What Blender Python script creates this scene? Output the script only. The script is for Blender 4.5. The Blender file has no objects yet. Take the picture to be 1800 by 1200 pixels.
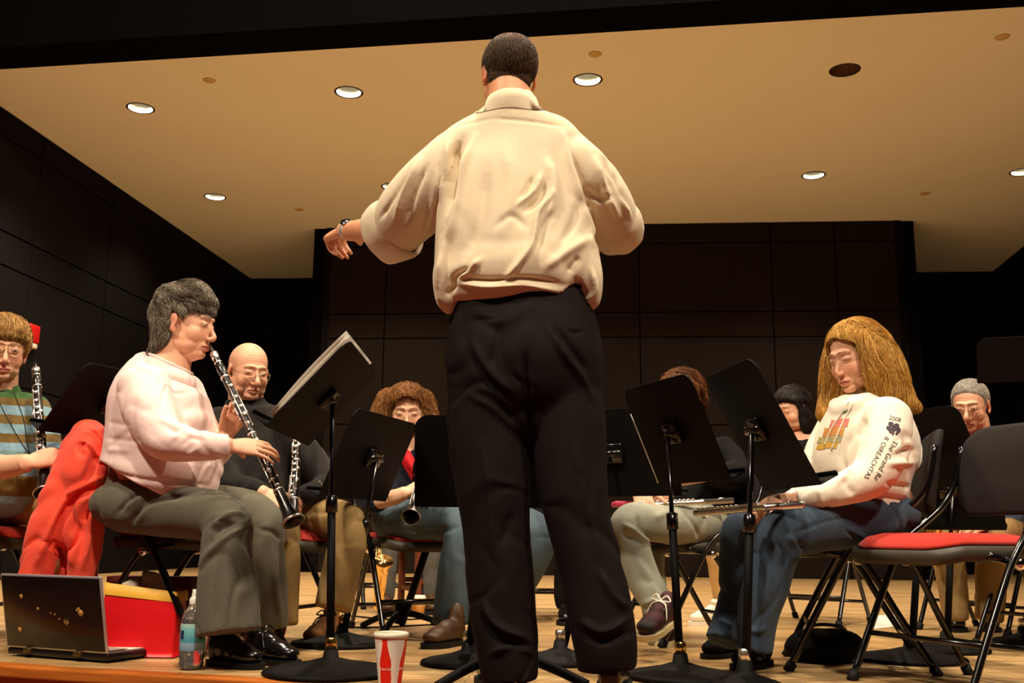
import bpy, bmesh, math, random
import numpy as np
from mathutils import Vector, Matrix
from mathutils.bvhtree import BVHTree
random.seed(7)
rng = np.random.default_rng(7)
SC = bpy.context.scene
COL = SC.collection

# ------------------------------------------------------------------ camera
F_PX = 1800.0; PITCH = math.radians(10.85); ROLL = 0.0105; CAM = Vector((0, 0, 0.40))
_f = Vector((0, math.cos(PITCH), math.sin(PITCH)))
_u0 = Vector((0, -math.sin(PITCH), math.cos(PITCH))); _r0 = Vector((1, 0, 0))
_r = _r0*math.cos(ROLL) + _u0*math.sin(ROLL)
_u = -_r0*math.sin(ROLL) + _u0*math.cos(ROLL)
cam_data = bpy.data.cameras.new('camera'); cam = bpy.data.objects.new('camera', cam_data); COL.objects.link(cam)
cam_data.sensor_width = 36; cam_data.lens = 36*F_PX/1800; cam_data.clip_start = 0.05; cam_data.clip_end = 100
m = Matrix((( _r.x, _u.x, -_f.x, CAM.x), (_r.y, _u.y, -_f.y, CAM.y), (_r.z, _u.z, -_f.z, CAM.z), (0, 0, 0, 1)))
cam.matrix_world = m
SC.camera = cam
SC.view_settings.view_transform = 'Standard'; SC.view_settings.look = 'None'
SC.view_settings.gamma = 1; SC.view_settings.use_curve_mapping = False
SC.view_settings.exposure = 0.0
SC.cycles.max_bounces = 8
# ------------------------------------------------------------------ world: a windowless hall, almost no ambient light
world = bpy.data.worlds.new('world'); SC.world = world; world.use_nodes = True
world.node_tree.nodes['Background'].inputs[0].default_value = (0.9, 0.62, 0.38, 1)
world.node_tree.nodes['Background'].inputs[1].default_value = 0.035
# ------------------------------------------------------------------ house lights over the apron and the front rows
WARM = (1.0, 0.84, 0.64)
def area(name, loc, target, size, power, col=WARM, spread=180):
    l = bpy.data.lights.new(name, 'AREA'); l.shape = 'DISK'; l.size = size; l.energy = power; l.color = col
    l.spread = math.radians(spread)
    o = bpy.data.objects.new(name, l); COL.objects.link(o); o.location = loc
    d = Vector(target) - Vector(loc); o.rotation_euler = d.to_track_quat('-Z', 'Y').to_euler(); return o
area('house_light', (-3.2, 0.3, 5.6), (-0.6, 3.4, 0.6), 0.45, 310)
area('house_light', (0.9, -0.9, 6.0), (0.2, 3.2, 0.8), 0.45, 310)
area('house_light', (3.6, 0.6, 5.6), (1.2, 3.6, 0.5), 0.45, 200)
area('apron_light', (-1.2, 4.4, 6.0), (-0.8, 4.4, 0.0), 0.35, 190)
area('apron_light', (1.7, 3.9, 6.0), (1.6, 4.6, 0.0), 0.35, 240)

# ------------------------------------------------------------------ picture point -> point in the hall
def ray(x, y):
    return _f + _r*((x-900)/F_PX) + _u*((600-y)/F_PX)
DOFF = [0.0]
def W(x, y, d):                       # point seen at (x, y) standing d metres in front of the camera
    v = ray(x, y); return CAM + v*((d+DOFF[0])/v.y)
def Gz(x, y, z=0.0):                  # point seen at (x, y) at height z
    v = ray(x, y); return CAM + v*((z-CAM.z)/v.z)
def px(r, p):                         # r pixels as metres at point p
    return r*((Vector(p)-CAM).dot(_f))/F_PX
def proj(V):                          # numpy points -> picture coordinates
    D = np.asarray(V) - np.array(CAM)
    z = D@np.array(_f); return 900+F_PX*(D@np.array(_r))/z, 600-F_PX*(D@np.array(_u))/z

# ------------------------------------------------------------------ object helpers
def setp(o, label=None, cat=None, group=None, kind=None):
    if label: o['label'] = label
    if cat: o['category'] = cat
    if group: o['group'] = group
    if kind: o['kind'] = kind
    return o
def empty(name, loc, label=None, cat=None, group=None, rotz=0.0):
    o = bpy.data.objects.new(name, None); COL.objects.link(o); o.location = loc; o.rotation_euler = (0, 0, rotz)
    o.empty_display_size = 0.1; o['_w'] = 1
    del o['_w']
    return setp(o, label, cat, group)
def rootloc(p):
    v = Vector((0, 0, 0))
    while p is not None: v += p.location; p = p.parent
    return v
def mesh_obj(name, V, Fc, mat, parent=None, smooth=True, cols=None, angle=None, label=None):
    off = rootloc(parent) if parent is not None else Vector((0, 0, 0))
    V = np.asarray(V, dtype=np.float64).reshape(-1, 3) - np.array(off)
    me = bpy.data.meshes.new(name)
    me.from_pydata(V.tolist(), [], [tuple(int(i) for i in f) for f in Fc]); me.update()
    return link_mesh(name, me, mat, parent, smooth, cols, angle, label)
def link_mesh(name, me, mat, parent=None, smooth=True, cols=None, angle=None, label=None):
    me.polygons.foreach_set('use_smooth', [smooth]*len(me.polygons))
    if smooth and angle:
        me.update()
        try: me.set_sharp_from_angle(angle=math.radians(angle))
        except Exception: pass
    if cols is not None:
        a = me.color_attributes.new('Col', 'FLOAT_COLOR', 'POINT')
        c = np.ones((len(me.vertices), 4), dtype=np.float32); c[:, :3] = cols
        a.data.foreach_set('color', c.ravel())
    for mm in (mat if isinstance(mat, (list, tuple)) else [mat]): me.materials.append(mm)
    o = bpy.data.objects.new(name, me); COL.objects.link(o)
    if parent is not None: o.parent = parent
    if label: o['label'] = label
    return o
class Acc:                            # collects closed pieces
    def __init__(s): s.V = []; s.F = []; s.n = 0
    def add(s, V, Fc):
        V = np.asarray(V, dtype=np.float64).reshape(-1, 3); c = V.mean(0); Fc = list(Fc)
        T = np.array([(f[0], f[i], f[i+1]) for f in Fc for i in range(1, len(f)-1)]); A = V[T]-c
        vol = np.einsum('ij,ij->i', A[:, 0], np.cross(A[:, 1], A[:, 2])).sum()
        if vol < 0: Fc = [tuple(reversed(f)) for f in Fc]
        s.V.append(V); s.F += [tuple(int(i)+s.n for i in f) for f in Fc]; s.n += len(V); return s
    def arr(s): return np.concatenate(s.V), s.F
    def obj(s, name, mat, parent=None, **k):
        V, Fc = s.arr(); return mesh_obj(name, V, Fc, mat, parent, **k)
def catmull(P, k):
    P = np.asarray(P, dtype=float); n = len(P)
    if n < 3 or k < 2:
        return P if k < 2 else np.array([P[0]+(P[-1]-P[0])*t for t in np.linspace(0, 1, k+1)])
    Q = np.vstack([2*P[0]-P[1], P, 2*P[-1]-P[-2]]); out = []
    for i in range(n-1):
        a, b, c, d = Q[i], Q[i+1], Q[i+2], Q[i+3]
        for t in np.arange(k)/k:
            out.append(0.5*((2*b)+(c-a)*t+(2*a-5*b+4*c-d)*t*t+(-a+3*b-3*c+d)*t**3))
    out.append(P[-1]); return np.array(out)
def ring_faces(nr, n, cap=True):
    Fc = []
    for i in range(nr-1):
        for j in range(n):
            a = i*n+j; b = i*n+(j+1) % n
            Fc.append((a, b, b+n, a+n))
    if cap:
        Fc.append(tuple(range(n-1, -1, -1))); Fc.append(tuple((nr-1)*n+j for j in range(n)))
    return Fc
def tube(P, R, n=8, k=1, flat=1.0, ref=None, cap=True):
    """plain tube along points; R a number or a list"""
    P = [tuple(p) for p in P]
    R = [R]*len(P) if not hasattr(R, '__len__') else list(R)
    PR = np.hstack([np.array(P, float), np.array(R, float)[:, None]])
    PR = catmull(PR, k) if k > 1 else PR
    P = PR[:, :3]; R = np.maximum(PR[:, 3], 1e-5)
    T = np.gradient(P, axis=0); T /= np.linalg.norm(T, axis=1)[:, None]+1e-12
    a = np.array(ref if ref is not None else (0.13, 0.27, 0.95), float)
    if abs(a@T[0]) > 0.95*np.linalg.norm(a): a = np.array((1.0, 0.1, 0.1))
    V = []
    for i in range(len(P)):
        a = a - T[i]*(a@T[i]); a /= np.linalg.norm(a)+1e-12
        b = np.cross(T[i], a)
        for j in range(n):
            t = 2*math.pi*j/n; V.append(P[i]+R[i]*(a*math.cos(t)+b*math.sin(t)*flat))
    return np.array(V), ring_faces(len(P), n, cap)
def lathe(prof, o=(0, 0, 0), axis=(0, 0, 1), n=24, cap=False):
    """prof: list of (radius, height)"""
    z = Vector(axis).normalized(); x = z.orthogonal().normalized(); y = z.cross(x); o = Vector(o); V = []
    for r, h in prof:
        for j in range(n):
            t = 2*math.pi*j/n; V.append(o+z*h+(x*math.cos(t)+y*math.sin(t))*r)
    return np.array([tuple(v) for v in V]), ring_faces(len(prof), n, cap)
def ell(c, r, Rm=None, nu=20, nv=12):
    V = [(0, 0, 1)]
    for i in range(1, nv):
        p = math.pi*i/nv
        for j in range(nu):
            t = 2*math.pi*j/nu; V.append((math.sin(p)*math.cos(t), math.sin(p)*math.sin(t), math.cos(p)))
    V.append((0, 0, -1)); V = np.array(V)*np.array(r)
    if Rm is not None: V = V@np.array(Rm).T
    V = V+np.array(c); Fc = []
    for j in range(nu): Fc.append((0, 1+j, 1+(j+1) % nu))
    for i in range(nv-2):
        for j in range(nu):
            a = 1+i*nu+j; b = 1+i*nu+(j+1) % nu; Fc.append((a, a+nu, b+nu, b))
    l = len(V)-1; s = 1+(nv-2)*nu
    for j in range(nu): Fc.append((l, s+(j+1) % nu, s+j))
    return V, Fc
def box(c, s, Rm=None):
    V = np.array([(x, y, z) for x in (-.5, .5) for y in (-.5, .5) for z in (-.5, .5)])*np.array(s)
    if Rm is not None: V = V@np.array(Rm).T
    return V+np.array(c), [(0, 1, 3, 2), (4, 6, 7, 5), (0, 4, 5, 1), (2, 3, 7, 6), (0, 2, 6, 4), (1, 5, 7, 3)]
def rbox(c, s, b=0.004, seg=2, Rm=None):
    bm = bmesh.new(); bmesh.ops.create_cube(bm, size=1.0)
    for v in bm.verts: v.co = Vector((v.co.x*s[0], v.co.y*s[1], v.co.z*s[2]))
    bmesh.ops.bevel(bm, geom=bm.edges[:], offset=b, segments=seg, profile=0.5, affect='EDGES')
    V = np.array([tuple(v.co) for v in bm.verts]); Fc = [tuple(v.index for v in f.verts) for f in bm.faces]; bm.free()
    if Rm is not None: V = V@np.array(Rm).T
    return V+np.array(c), Fc
def prism(poly, thick, o, ax, ay, az):
    """closed slab: 2D outline in axes ax, ay, thickness along az"""
    o, ax, ay, az = [np.array(tuple(v), float) for v in (o, ax, ay, az)]
    n = len(poly); V = [o+ax*p[0]+ay*p[1]-az*thick/2 for p in poly]+[o+ax*p[0]+ay*p[1]+az*thick/2 for p in poly]
    Fc = [tuple(range(n-1, -1, -1)), tuple(range(n, 2*n))]+[(i, (i+1) % n, n+(i+1) % n, n+i) for i in range(n)]
    return np.array(V), Fc
def rrect(w, h, r, k=5, cx=0, cy=0):
    rs = r if hasattr(r, '__len__') else [r]*4; out = []
    for q, (sx, sy) in enumerate(((1, 1), (-1, 1), (-1, -1), (1, -1))):
        rr = rs[q]
        for i in range(k+1):
            t = math.pi/2*(q+i/k); out.append((cx+sx*(w/2-rr)+rr*math.cos(t), cy+sy*(h/2-rr)+rr*math.sin(t)))
    return out
def R3(x, y, z):                      # columns x, y, z
    return np.array([tuple(x), tuple(y), tuple(z)], float).T
# vectorised gradient-free noise
def _hash(i, j, k):
    h = (i*374761393+j*668265263+k*2147483647) & 0xffffffff
    h = ((h ^ (h >> 13))*1274126177) & 0xffffffff
    return ((h ^ (h >> 16)) & 0xffff)/65535.0*2-1
def noise(P, s=1.0, seed=0):
    P = np.asarray(P)*s+seed*17.31+100.0
    I = np.floor(P).astype(np.int64); f = P-I; f = f*f*(3-2*f); r = 0
    for a in (0, 1):
        for b in (0, 1):
            for c in (0, 1):
                w = (f[:, 0] if a else 1-f[:, 0])*(f[:, 1] if b else 1-f[:, 1])*(f[:, 2] if c else 1-f[:, 2])
                r = r+w*_hash(I[:, 0]+a, I[:, 1]+b, I[:, 2]+c)
    return r
def sstep(a, b, x):
    t = np.clip((x-a)/(b-a), 0, 1); return t*t*(3-2*t)
# ------------------------------------------------------------------ organic surfaces: union of pieces, remeshed and relaxed
def edges_of(me):
    E = np.empty(len(me.edges)*2, dtype=np.int32); me.edges.foreach_get('vertices', E); return E.reshape(-1, 2)
def get_co(me):
    V = np.empty(len(me.vertices)*3, dtype=np.float32); me.vertices.foreach_get('co', V); return V.reshape(-1, 3).astype(float)
def set_co(me, V): me.vertices.foreach_set('co', np.asarray(V, dtype=np.float32).ravel()); me.update()
def normals(me):
    N = np.empty(len(me.vertices)*3, dtype=np.float32); me.vertex_normals.foreach_get('vector', N); return N.reshape(-1, 3).astype(float)
def relax(V, E, it, lam=0.6):
    n = len(V); deg = np.bincount(E.ravel(), minlength=n)[:, None]+1e-9
    for _ in range(it):
        S = np.empty_like(V)
        for a in range(3):
            S[:, a] = np.bincount(E[:, 0], V[E[:, 1], a], n)+np.bincount(E[:, 1], V[E[:, 0], a], n)
        V = V+lam*(S/deg-V)
    return V
def remesh(acc, voxel, smooth=3):
    V, Fc = acc.arr()
    me = bpy.data.meshes.new('t'); me.from_pydata(V.tolist(), [], Fc); me.update()
    ob = bpy.data.objects.new('t', me); COL.objects.link(ob)
    md = ob.modifiers.new('r', 'REMESH'); md.mode = 'VOXEL'; md.voxel_size = voxel; md.adaptivity = 0
    dg = bpy.context.evaluated_depsgraph_get()
    out = bpy.data.meshes.new_from_object(ob.evaluated_get(dg))
    bpy.data.objects.remove(ob); bpy.data.meshes.remove(me)
    E = edges_of(out); set_co(out, relax(get_co(out), E, smooth)); return out
def L(spec, n=20, k=5, ends=True, depth=1.0, flat=False):
    """limb/torso loft: spec rows (x, y, d, r_px[, depth ratio]); r is the half width seen across the path, ratio sets depth"""
    rows = []
    for s in spec:
        p = W(s[0], s[1], s[2]); rr = px(s[3], p); rows.append((p.x, p.y, p.z, rr, rr*(s[4] if len(s) > 4 else depth)))
    return loftm(rows, n, k, ends, flat)
def loftm(rows, n=20, k=5, ends=True, flat=False):
    A = catmull(np.array(rows, float), k) if len(rows) > 2 else catmull(np.array(rows, float), max(k, 2))
    P = A[:, :3]; T = np.gradient(P, axis=0); T /= np.linalg.norm(T, axis=1)[:, None]+1e-12
    if ends:                          # rounded ends
        def cap(i, sgn):
            out = []
            for t in (0.35, 0.7, 0.92, 0.995):
                q = A[i].copy(); m_ = min(A[i, 3], A[i, 4])
                q[:3] += sgn*T[i]*m_*t*0.8; s_ = math.sqrt(max(1-t*t, 0.003)); q[3] *= s_; q[4] *= s_; out.append(q)
            return out
        c0 = cap(0, -1)[::-1]; c1 = cap(len(A)-1, 1)
        if flat: A = np.vstack([c0, A]); T = np.vstack([[T[0]]*4, T])
        else: A = np.vstack([c0, A, c1]); T = np.vstack([[T[0]]*4, T, [T[-1]]*4])
        P = A[:, :3]
    V = []; pa = None
    for i in range(len(A)):
        vd = P[i]-np.array(CAM); vd /= np.linalg.norm(vd)
        a = np.cross(T[i], vd); l = np.linalg.norm(a)
        if l < 0.3 and pa is not None:
            a = pa-T[i]*(pa@T[i]); a /= np.linalg.norm(a)+1e-9
        else:
            a /= l+1e-9
            if pa is not None and a@pa < 0: a = -a
        pa = a; b = np.cross(T[i], a)
        for j in range(n):
            t = 2*math.pi*j/n; V.append(P[i]+a*math.cos(t)*A[i, 3]+b*math.sin(t)*A[i, 4])
    return np.array(V), ring_faces(len(A), n, True)
def seg_dist(X, Y, poly):
    """distance of picture points to a polyline, and parameter 0..1 along it"""
    best = np.full(X.shape, 1e9); tt = np.zeros(X.shape); n = len(poly)-1
    for i in range(n):
        (ax, ay), (bx, by) = poly[i][:2], poly[i+1][:2]; dx, dy = bx-ax, by-ay; l2 = dx*dx+dy*dy+1e-9
        t = np.clip(((X-ax)*dx+(Y-ay)*dy)/l2, 0, 1); d = np.hypot(X-ax-t*dx, Y-ay-t*dy)
        m_ = d < best; best = np.where(m_, d, best); tt = np.where(m_, (i+t)/n, tt)
    return best, tt
def fold(V, N, folds):
    """sculpt ridges (+) and creases (-) in the side of a cloth surface facing the hall: (polyline, width px, height m)"""
    D = V-np.array(CAM); D /= np.linalg.norm(D, axis=1)[:, None]; face = sstep(0.0, 0.35, -(D*N).sum(1))
    X, Y = proj(V); h = np.zeros(len(V))
    for poly, w, a in folds:
        P2 = catmull(np.array(poly, float), 4) if len(poly) > 2 else np.array(poly, float)
        d, t = seg_dist(X, Y, P2); h += a*np.exp(-(d/w)**2)*np.minimum(1, 4*np.minimum(t+0.05, 1.05-t))
    return V+N*(h*face)[:, None]
def cloth(name, acc, mat, parent, voxel=0.007, smooth=4, folds=(), wr=0.002, wscale=(14, 14, 14), cols=None, cut=None, seed=0, label=None, cr=0.0035, crs=(5, 5, 9)):
    me = remesh(acc, voxel, smooth); V = get_co(me); N = normals(me)
    if cut is not None:               # open the garment where the body comes out
        X, Y = proj(V)
    if wr: V = V+N*(wr*(noise(V*np.array(wscale), 1.0, seed)+0.5*noise(V*np.array(wscale), 2.3, seed+3)))[:, None]
    if cr:                            # sharp creases where a slow noise changes sign, only in patches
        q = V@np.array(Matrix.Rotation(.7, 3, (.3, .8, .5)))+0.05*np.stack([noise(V, 9, seed+5), noise(V, 9, seed+6), noise(V, 9, seed+7)], 1)
        n1 = noise(q*np.array(crs), 1.0, seed+8); n2 = noise(q*np.array(crs)[[2, 0, 1]], 1.1, seed+9); m1 = sstep(-.1, .35, noise(V, 4, seed+10)); m2 = sstep(-.05, .4, noise(V, 4.5, seed+11))
        V = V+N*(cr*(-np.exp(-(n1/.10)**2)*m1-np.exp(-(n2/.10)**2)*m2+.5*np.exp(-((n1-.22)/.14)**2)*m1+.5*np.exp(-((n2-.22)/.14)**2)*m2))[:, None]
    if folds:
        set_co(me, V); N = normals(me); V = fold(V, N, folds); V = relax(V, edges_of(me), 1, 0.5)
    c = cols(V) if cols is not None else None
    set_co(me, V-np.array(rootloc(parent)) if parent is not None else V)
    return link_mesh(name, me, mat, parent, True, c, label=label)
# ------------------------------------------------------------------ materials
def lin(r, g, b):
    return tuple(((c/255)/12.92 if c/255 <= 0.04045 else ((c/255+0.055)/1.055)**2.4) for c in (r, g, b))
def mat(name, col, rough=0.6, metal=0.0, spec=0.4, bump=None, var=None, attr=False, sheen=0, emit=None, alpha=None, trans=0, sss=0):
    """bump=(scale, strength, distance[, stretch xyz]); var=(scale, colour2, amount)"""
    m_ = bpy.data.materials.new(name); m_.use_nodes = True; nt = m_.node_tree; b = nt.nodes['Principled BSDF']
    b.inputs['Base Color'].default_value = (*col, 1); b.inputs['Roughness'].default_value = rough
    b.inputs['Metallic'].default_value = metal; b.inputs['Specular IOR Level'].default_value = spec
    if sheen: b.inputs['Sheen Weight'].default_value = sheen; b.inputs['Sheen Roughness'].default_value = 0.5
    if trans: b.inputs['Transmission Weight'].default_value = trans; b.inputs['IOR'].default_value = 1.33
    if sss:
        b.inputs['Subsurface Weight'].default_value = sss; b.inputs['Subsurface Radius'].default_value = (0.012, 0.004, 0.002); b.inputs['Subsurface Scale'].default_value = 1.0
    if emit: b.inputs['Emission Color'].default_value = (*emit[:3], 1); b.inputs['Emission Strength'].default_value = emit[3]
    src = None
    tc = nt.nodes.new('ShaderNodeTexCoord')
    if attr:
        a = nt.nodes.new('ShaderNodeAttribute'); a.attribute_name = 'Col'; src = a.outputs['Color']; nt.links.new(src, b.inputs['Base Color'])
    if var:
        nz = nt.nodes.new('ShaderNodeTexNoise'); nz.inputs['Scale'].default_value = var[0]; nz.inputs['Detail'].default_value = 4
        if len(var) > 3:
            mp = nt.nodes.new('ShaderNodeMapping'); mp.inputs['Scale'].default_value = var[3]
            nt.links.new(tc.outputs['Object'], mp.inputs[0]); nt.links.new(mp.outputs[0], nz.inputs['Vector'])
        else: nt.links.new(tc.outputs['Object'], nz.inputs['Vector'])
        rp = nt.nodes.new('ShaderNodeMapRange'); rp.inputs['From Min'].default_value = 0.35; rp.inputs['From Max'].default_value = 0.65
        rp.inputs['To Max'].default_value = var[2]; nt.links.new(nz.outputs['Fac'], rp.inputs['Value'])
        mx = nt.nodes.new('ShaderNodeMix'); mx.data_type = 'RGBA'; nt.links.new(rp.outputs[0], mx.inputs['Factor'])
        if src: nt.links.new(src, mx.inputs['A'])
        else: mx.inputs['A'].default_value = (*col, 1)
        mx.inputs['B'].default_value = (*var[1], 1); nt.links.new(mx.outputs['Result'], b.inputs['Base Color'])
    if bump:
        nz = nt.nodes.new('ShaderNodeTexNoise'); nz.inputs['Scale'].default_value = bump[0]; nz.inputs['Detail'].default_value = 5
        mp = nt.nodes.new('ShaderNodeMapping'); mp.inputs['Scale'].default_value = bump[3] if len(bump) > 3 else (1, 1, 1)
        nt.links.new(tc.outputs['Object'], mp.inputs[0]); nt.links.new(mp.outputs[0], nz.inputs['Vector'])
        bp = nt.nodes.new('ShaderNodeBump'); bp.inputs['Strength'].default_value = bump[1]; bp.inputs['Distance'].default_value = bump[2]
        nt.links.new(nz.outputs['Fac'], bp.inputs['Height']); nt.links.new(bp.outputs[0], b.inputs['Normal'])
    return m_
M = {}
M['skin'] = mat('skin', (0.6, 0.4, 0.3), 0.5, spec=0.35, attr=True, bump=(260, 0.25, 0.001), sss=0.0)
M['hair'] = mat('hair', (0.1, 0.07, 0.05), 0.6, spec=0.22, attr=True)
M['shirt'] = mat('cream cotton shirt', lin(222, 206, 176), 0.8, spec=0.15, bump=(22, 0.25, 0.01, (1, 1, .5)), sheen=0.1)
M['trouser'] = mat('black wool', lin(22, 16, 14), 0.8, spec=0.12, bump=(30, 0.35, 0.008, (1, 1, .3)))
M['belt'] = mat('black leather', lin(14, 12, 12), 0.35, spec=0.5)
M['shoe'] = mat('black shoe leather', lin(14, 13, 13), 0.22, spec=0.6, bump=(60, 0.15, 0.003))
M['shoebrown'] = mat('brown leather', lin(84, 56, 30), 0.5, spec=0.4, bump=(50, 0.2, 0.003), var=(14, lin(44, 28, 14), 0.7))
M['suede'] = mat('tan suede', lin(176, 118, 62), 0.85, spec=0.2, bump=(90, 0.3, 0.003), var=(20, lin(120, 76, 40), 0.7))
M['rubber'] = mat('black rubber', lin(16, 15, 15), 0.7, spec=0.3)
M['white'] = mat('white canvas', lin(232, 224, 205), 0.7, spec=0.2)
M['pink'] = mat('pale pink knit', lin(244, 214, 208), 0.85, spec=0.12, bump=(40, 0.25, 0.006), sheen=0.15)
M['greywool'] = mat('grey twill', lin(102, 98, 84), 0.8, spec=0.15, bump=(30, 0.3, 0.006, (1, 1, .4)), sheen=0.08, var=(300, lin(70, 64, 54), 0.5))
M['khaki'] = mat('khaki cotton', lin(190, 150, 92), 0.85, spec=0.15, bump=(26, 0.3, 0.008, (1, 1, .5)), var=(8, lin(166, 128, 76), 0.5))
M['olive'] = mat('dull khaki cotton', lin(150, 122, 78), 0.85, spec=0.15, bump=(26, 0.3, 0.008, (1, 1, .5)), var=(8, lin(122, 98, 60), 0.5))
M['blackknit'] = mat('black knit', lin(30, 26, 24), 0.85, spec=0.15, bump=(60, 0.3, 0.005), sheen=0.1)
M['navy'] = mat('navy cotton', lin(22, 26, 38), 0.8, spec=0.15, bump=(30, 0.3, 0.006), sheen=0.08)
M['redcloth'] = mat('red cotton', lin(196, 26, 34), 0.75, spec=0.2, bump=(30, 0.3, 0.006))
M['coat'] = mat('orange red coat cloth', lin(248, 84, 60), 0.7, spec=0.2, bump=(18, 0.35, 0.012, (1, 1, .4)), sheen=0.15)
M['denim'] = mat('dark blue denim', lin(50, 64, 82), 0.85, spec=0.15, bump=(24, 0.35, 0.008, (1, 1, .5)), var=(7, lin(76, 90, 102), 0.45), sheen=0.05)
M['denimlight'] = mat('faded grey denim', lin(158, 158, 142), 0.85, spec=0.15, bump=(24, 0.35, 0.008, (1, 1, .5)), var=(6, lin(120, 122, 112), 0.5))
M['denimmid'] = mat('washed blue denim', lin(84, 98, 106), 0.85, spec=0.15, bump=(24, 0.35, 0.008, (1, 1, .5)), var=(6, lin(60, 76, 92), 0.6))
M['hoodie'] = mat('white fleece', lin(238, 226, 206), 0.9, spec=0.1, attr=True, bump=(26, 0.3, 0.008), sheen=0.15)
M['stripe'] = mat('striped knit', lin(120, 150, 180), 0.9, spec=0.1, attr=True, bump=(60, 0.3, 0.005), sheen=0.1)
M['bluesweater'] = mat('slate blue sweater', lin(62, 82, 106), 0.85, spec=0.12, bump=(40, 0.3, 0.006), sheen=0.12)
M['darkcloth'] = mat('black cotton', lin(20, 18, 19), 0.85, spec=0.12, bump=(30, 0.3, 0.006))
M['greycloth'] = mat('grey cotton', lin(92, 92, 88), 0.85, spec=0.12, bump=(30, 0.3, 0.006))
M['blackmetal'] = mat('gloss black enamel', lin(12, 11, 12), 0.2, spec=0.7, metal=0.0)
M['standblack'] = mat('matt black stand enamel', lin(8, 6, 5), 0.65, spec=0.15, bump=(300, 0.15, 0.001))
M['pan'] = mat('dark grey plastic seat pan', lin(62, 56, 46), 0.5, spec=0.4)
M['backpanel'] = mat('charcoal backrest fabric', lin(38, 34, 32), 0.8, spec=0.2, bump=(200, 0.3, 0.002))
M['cushion'] = mat('red seat upholstery', lin(176, 42, 28), 0.8, spec=0.15, bump=(220, 0.3, 0.002), sheen=0.15)
M['silver'] = mat('nickel plating', (0.9, 0.86, 0.78), 0.3, metal=1.0)
M['chrome'] = mat('chrome', (0.8, 0.78, 0.74), 0.12, metal=1.0)
M['brass'] = mat('lacquered brass', (0.9, 0.58, 0.2), 0.2, metal=1.0)
M['gold'] = mat('gold', (0.95, 0.7, 0.3), 0.2, metal=1.0)
M['ebony'] = mat('black grenadilla wood', lin(16, 13, 12), 0.28, spec=0.6)
M['paper'] = mat('paper', lin(240, 234, 222), 0.8, spec=0.1)
M['wire'] = mat('thin metal frame', (0.55, 0.45, 0.3), 0.3, metal=1.0)
M['eye'] = mat('eye', (0.8, 0.8, 0.8), 0.15, spec=0.6, attr=True)
M['lens'] = mat('spectacle glass', (1, 1, 1), 0.02, spec=0.5, trans=1.0)
M['lens'].node_tree.nodes['Principled BSDF'].inputs['IOR'].default_value = 1.06
M['wood'] = mat('reddish brown wood', lin(110, 52, 26), 0.4, spec=0.4, bump=(30, 0.2, 0.003, (1, 1, .1)), var=(20, lin(70, 32, 16), 0.6, (1, 1, .1)))
M['plaster'] = mat('cream ceiling plaster', lin(230, 228, 220), 0.9, spec=0.1, bump=(60, 0.12, 0.004), var=(0.7, lin(226, 222, 212), 0.5))
M['header'] = mat('black proscenium paint', lin(7, 5, 5), 0.95, spec=0.03)
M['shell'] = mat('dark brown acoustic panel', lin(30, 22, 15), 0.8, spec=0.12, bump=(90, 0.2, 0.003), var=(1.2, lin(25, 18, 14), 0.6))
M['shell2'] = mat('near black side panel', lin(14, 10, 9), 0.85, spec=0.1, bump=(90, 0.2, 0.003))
M['trimdark'] = mat('dark bronze trim ring', lin(40, 28, 16), 0.5, spec=0.4)
M['reflector'] = mat('satin reflector', lin(120, 118, 106), 0.35, spec=0.5)
M['lampoff'] = mat('unlit reflector', lin(150, 120, 84), 0.3, metal=0.6)
M['bulb'] = mat('lamp bulb', (1, 0.9, 0.7), 0.3, emit=(1.0, 0.92, 0.8, 5.0))
M['bulboff'] = mat('unlit lamp glass', lin(210, 190, 160), 0.2, spec=0.6)
M['fascia'] = mat('stage edge wood', lin(190, 108, 40), 0.35, spec=0.4, bump=(14, 0.2, 0.003, (.15, 2, 6)), var=(3, lin(150, 76, 24), 0.8, (.3, 3, 12)))
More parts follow.
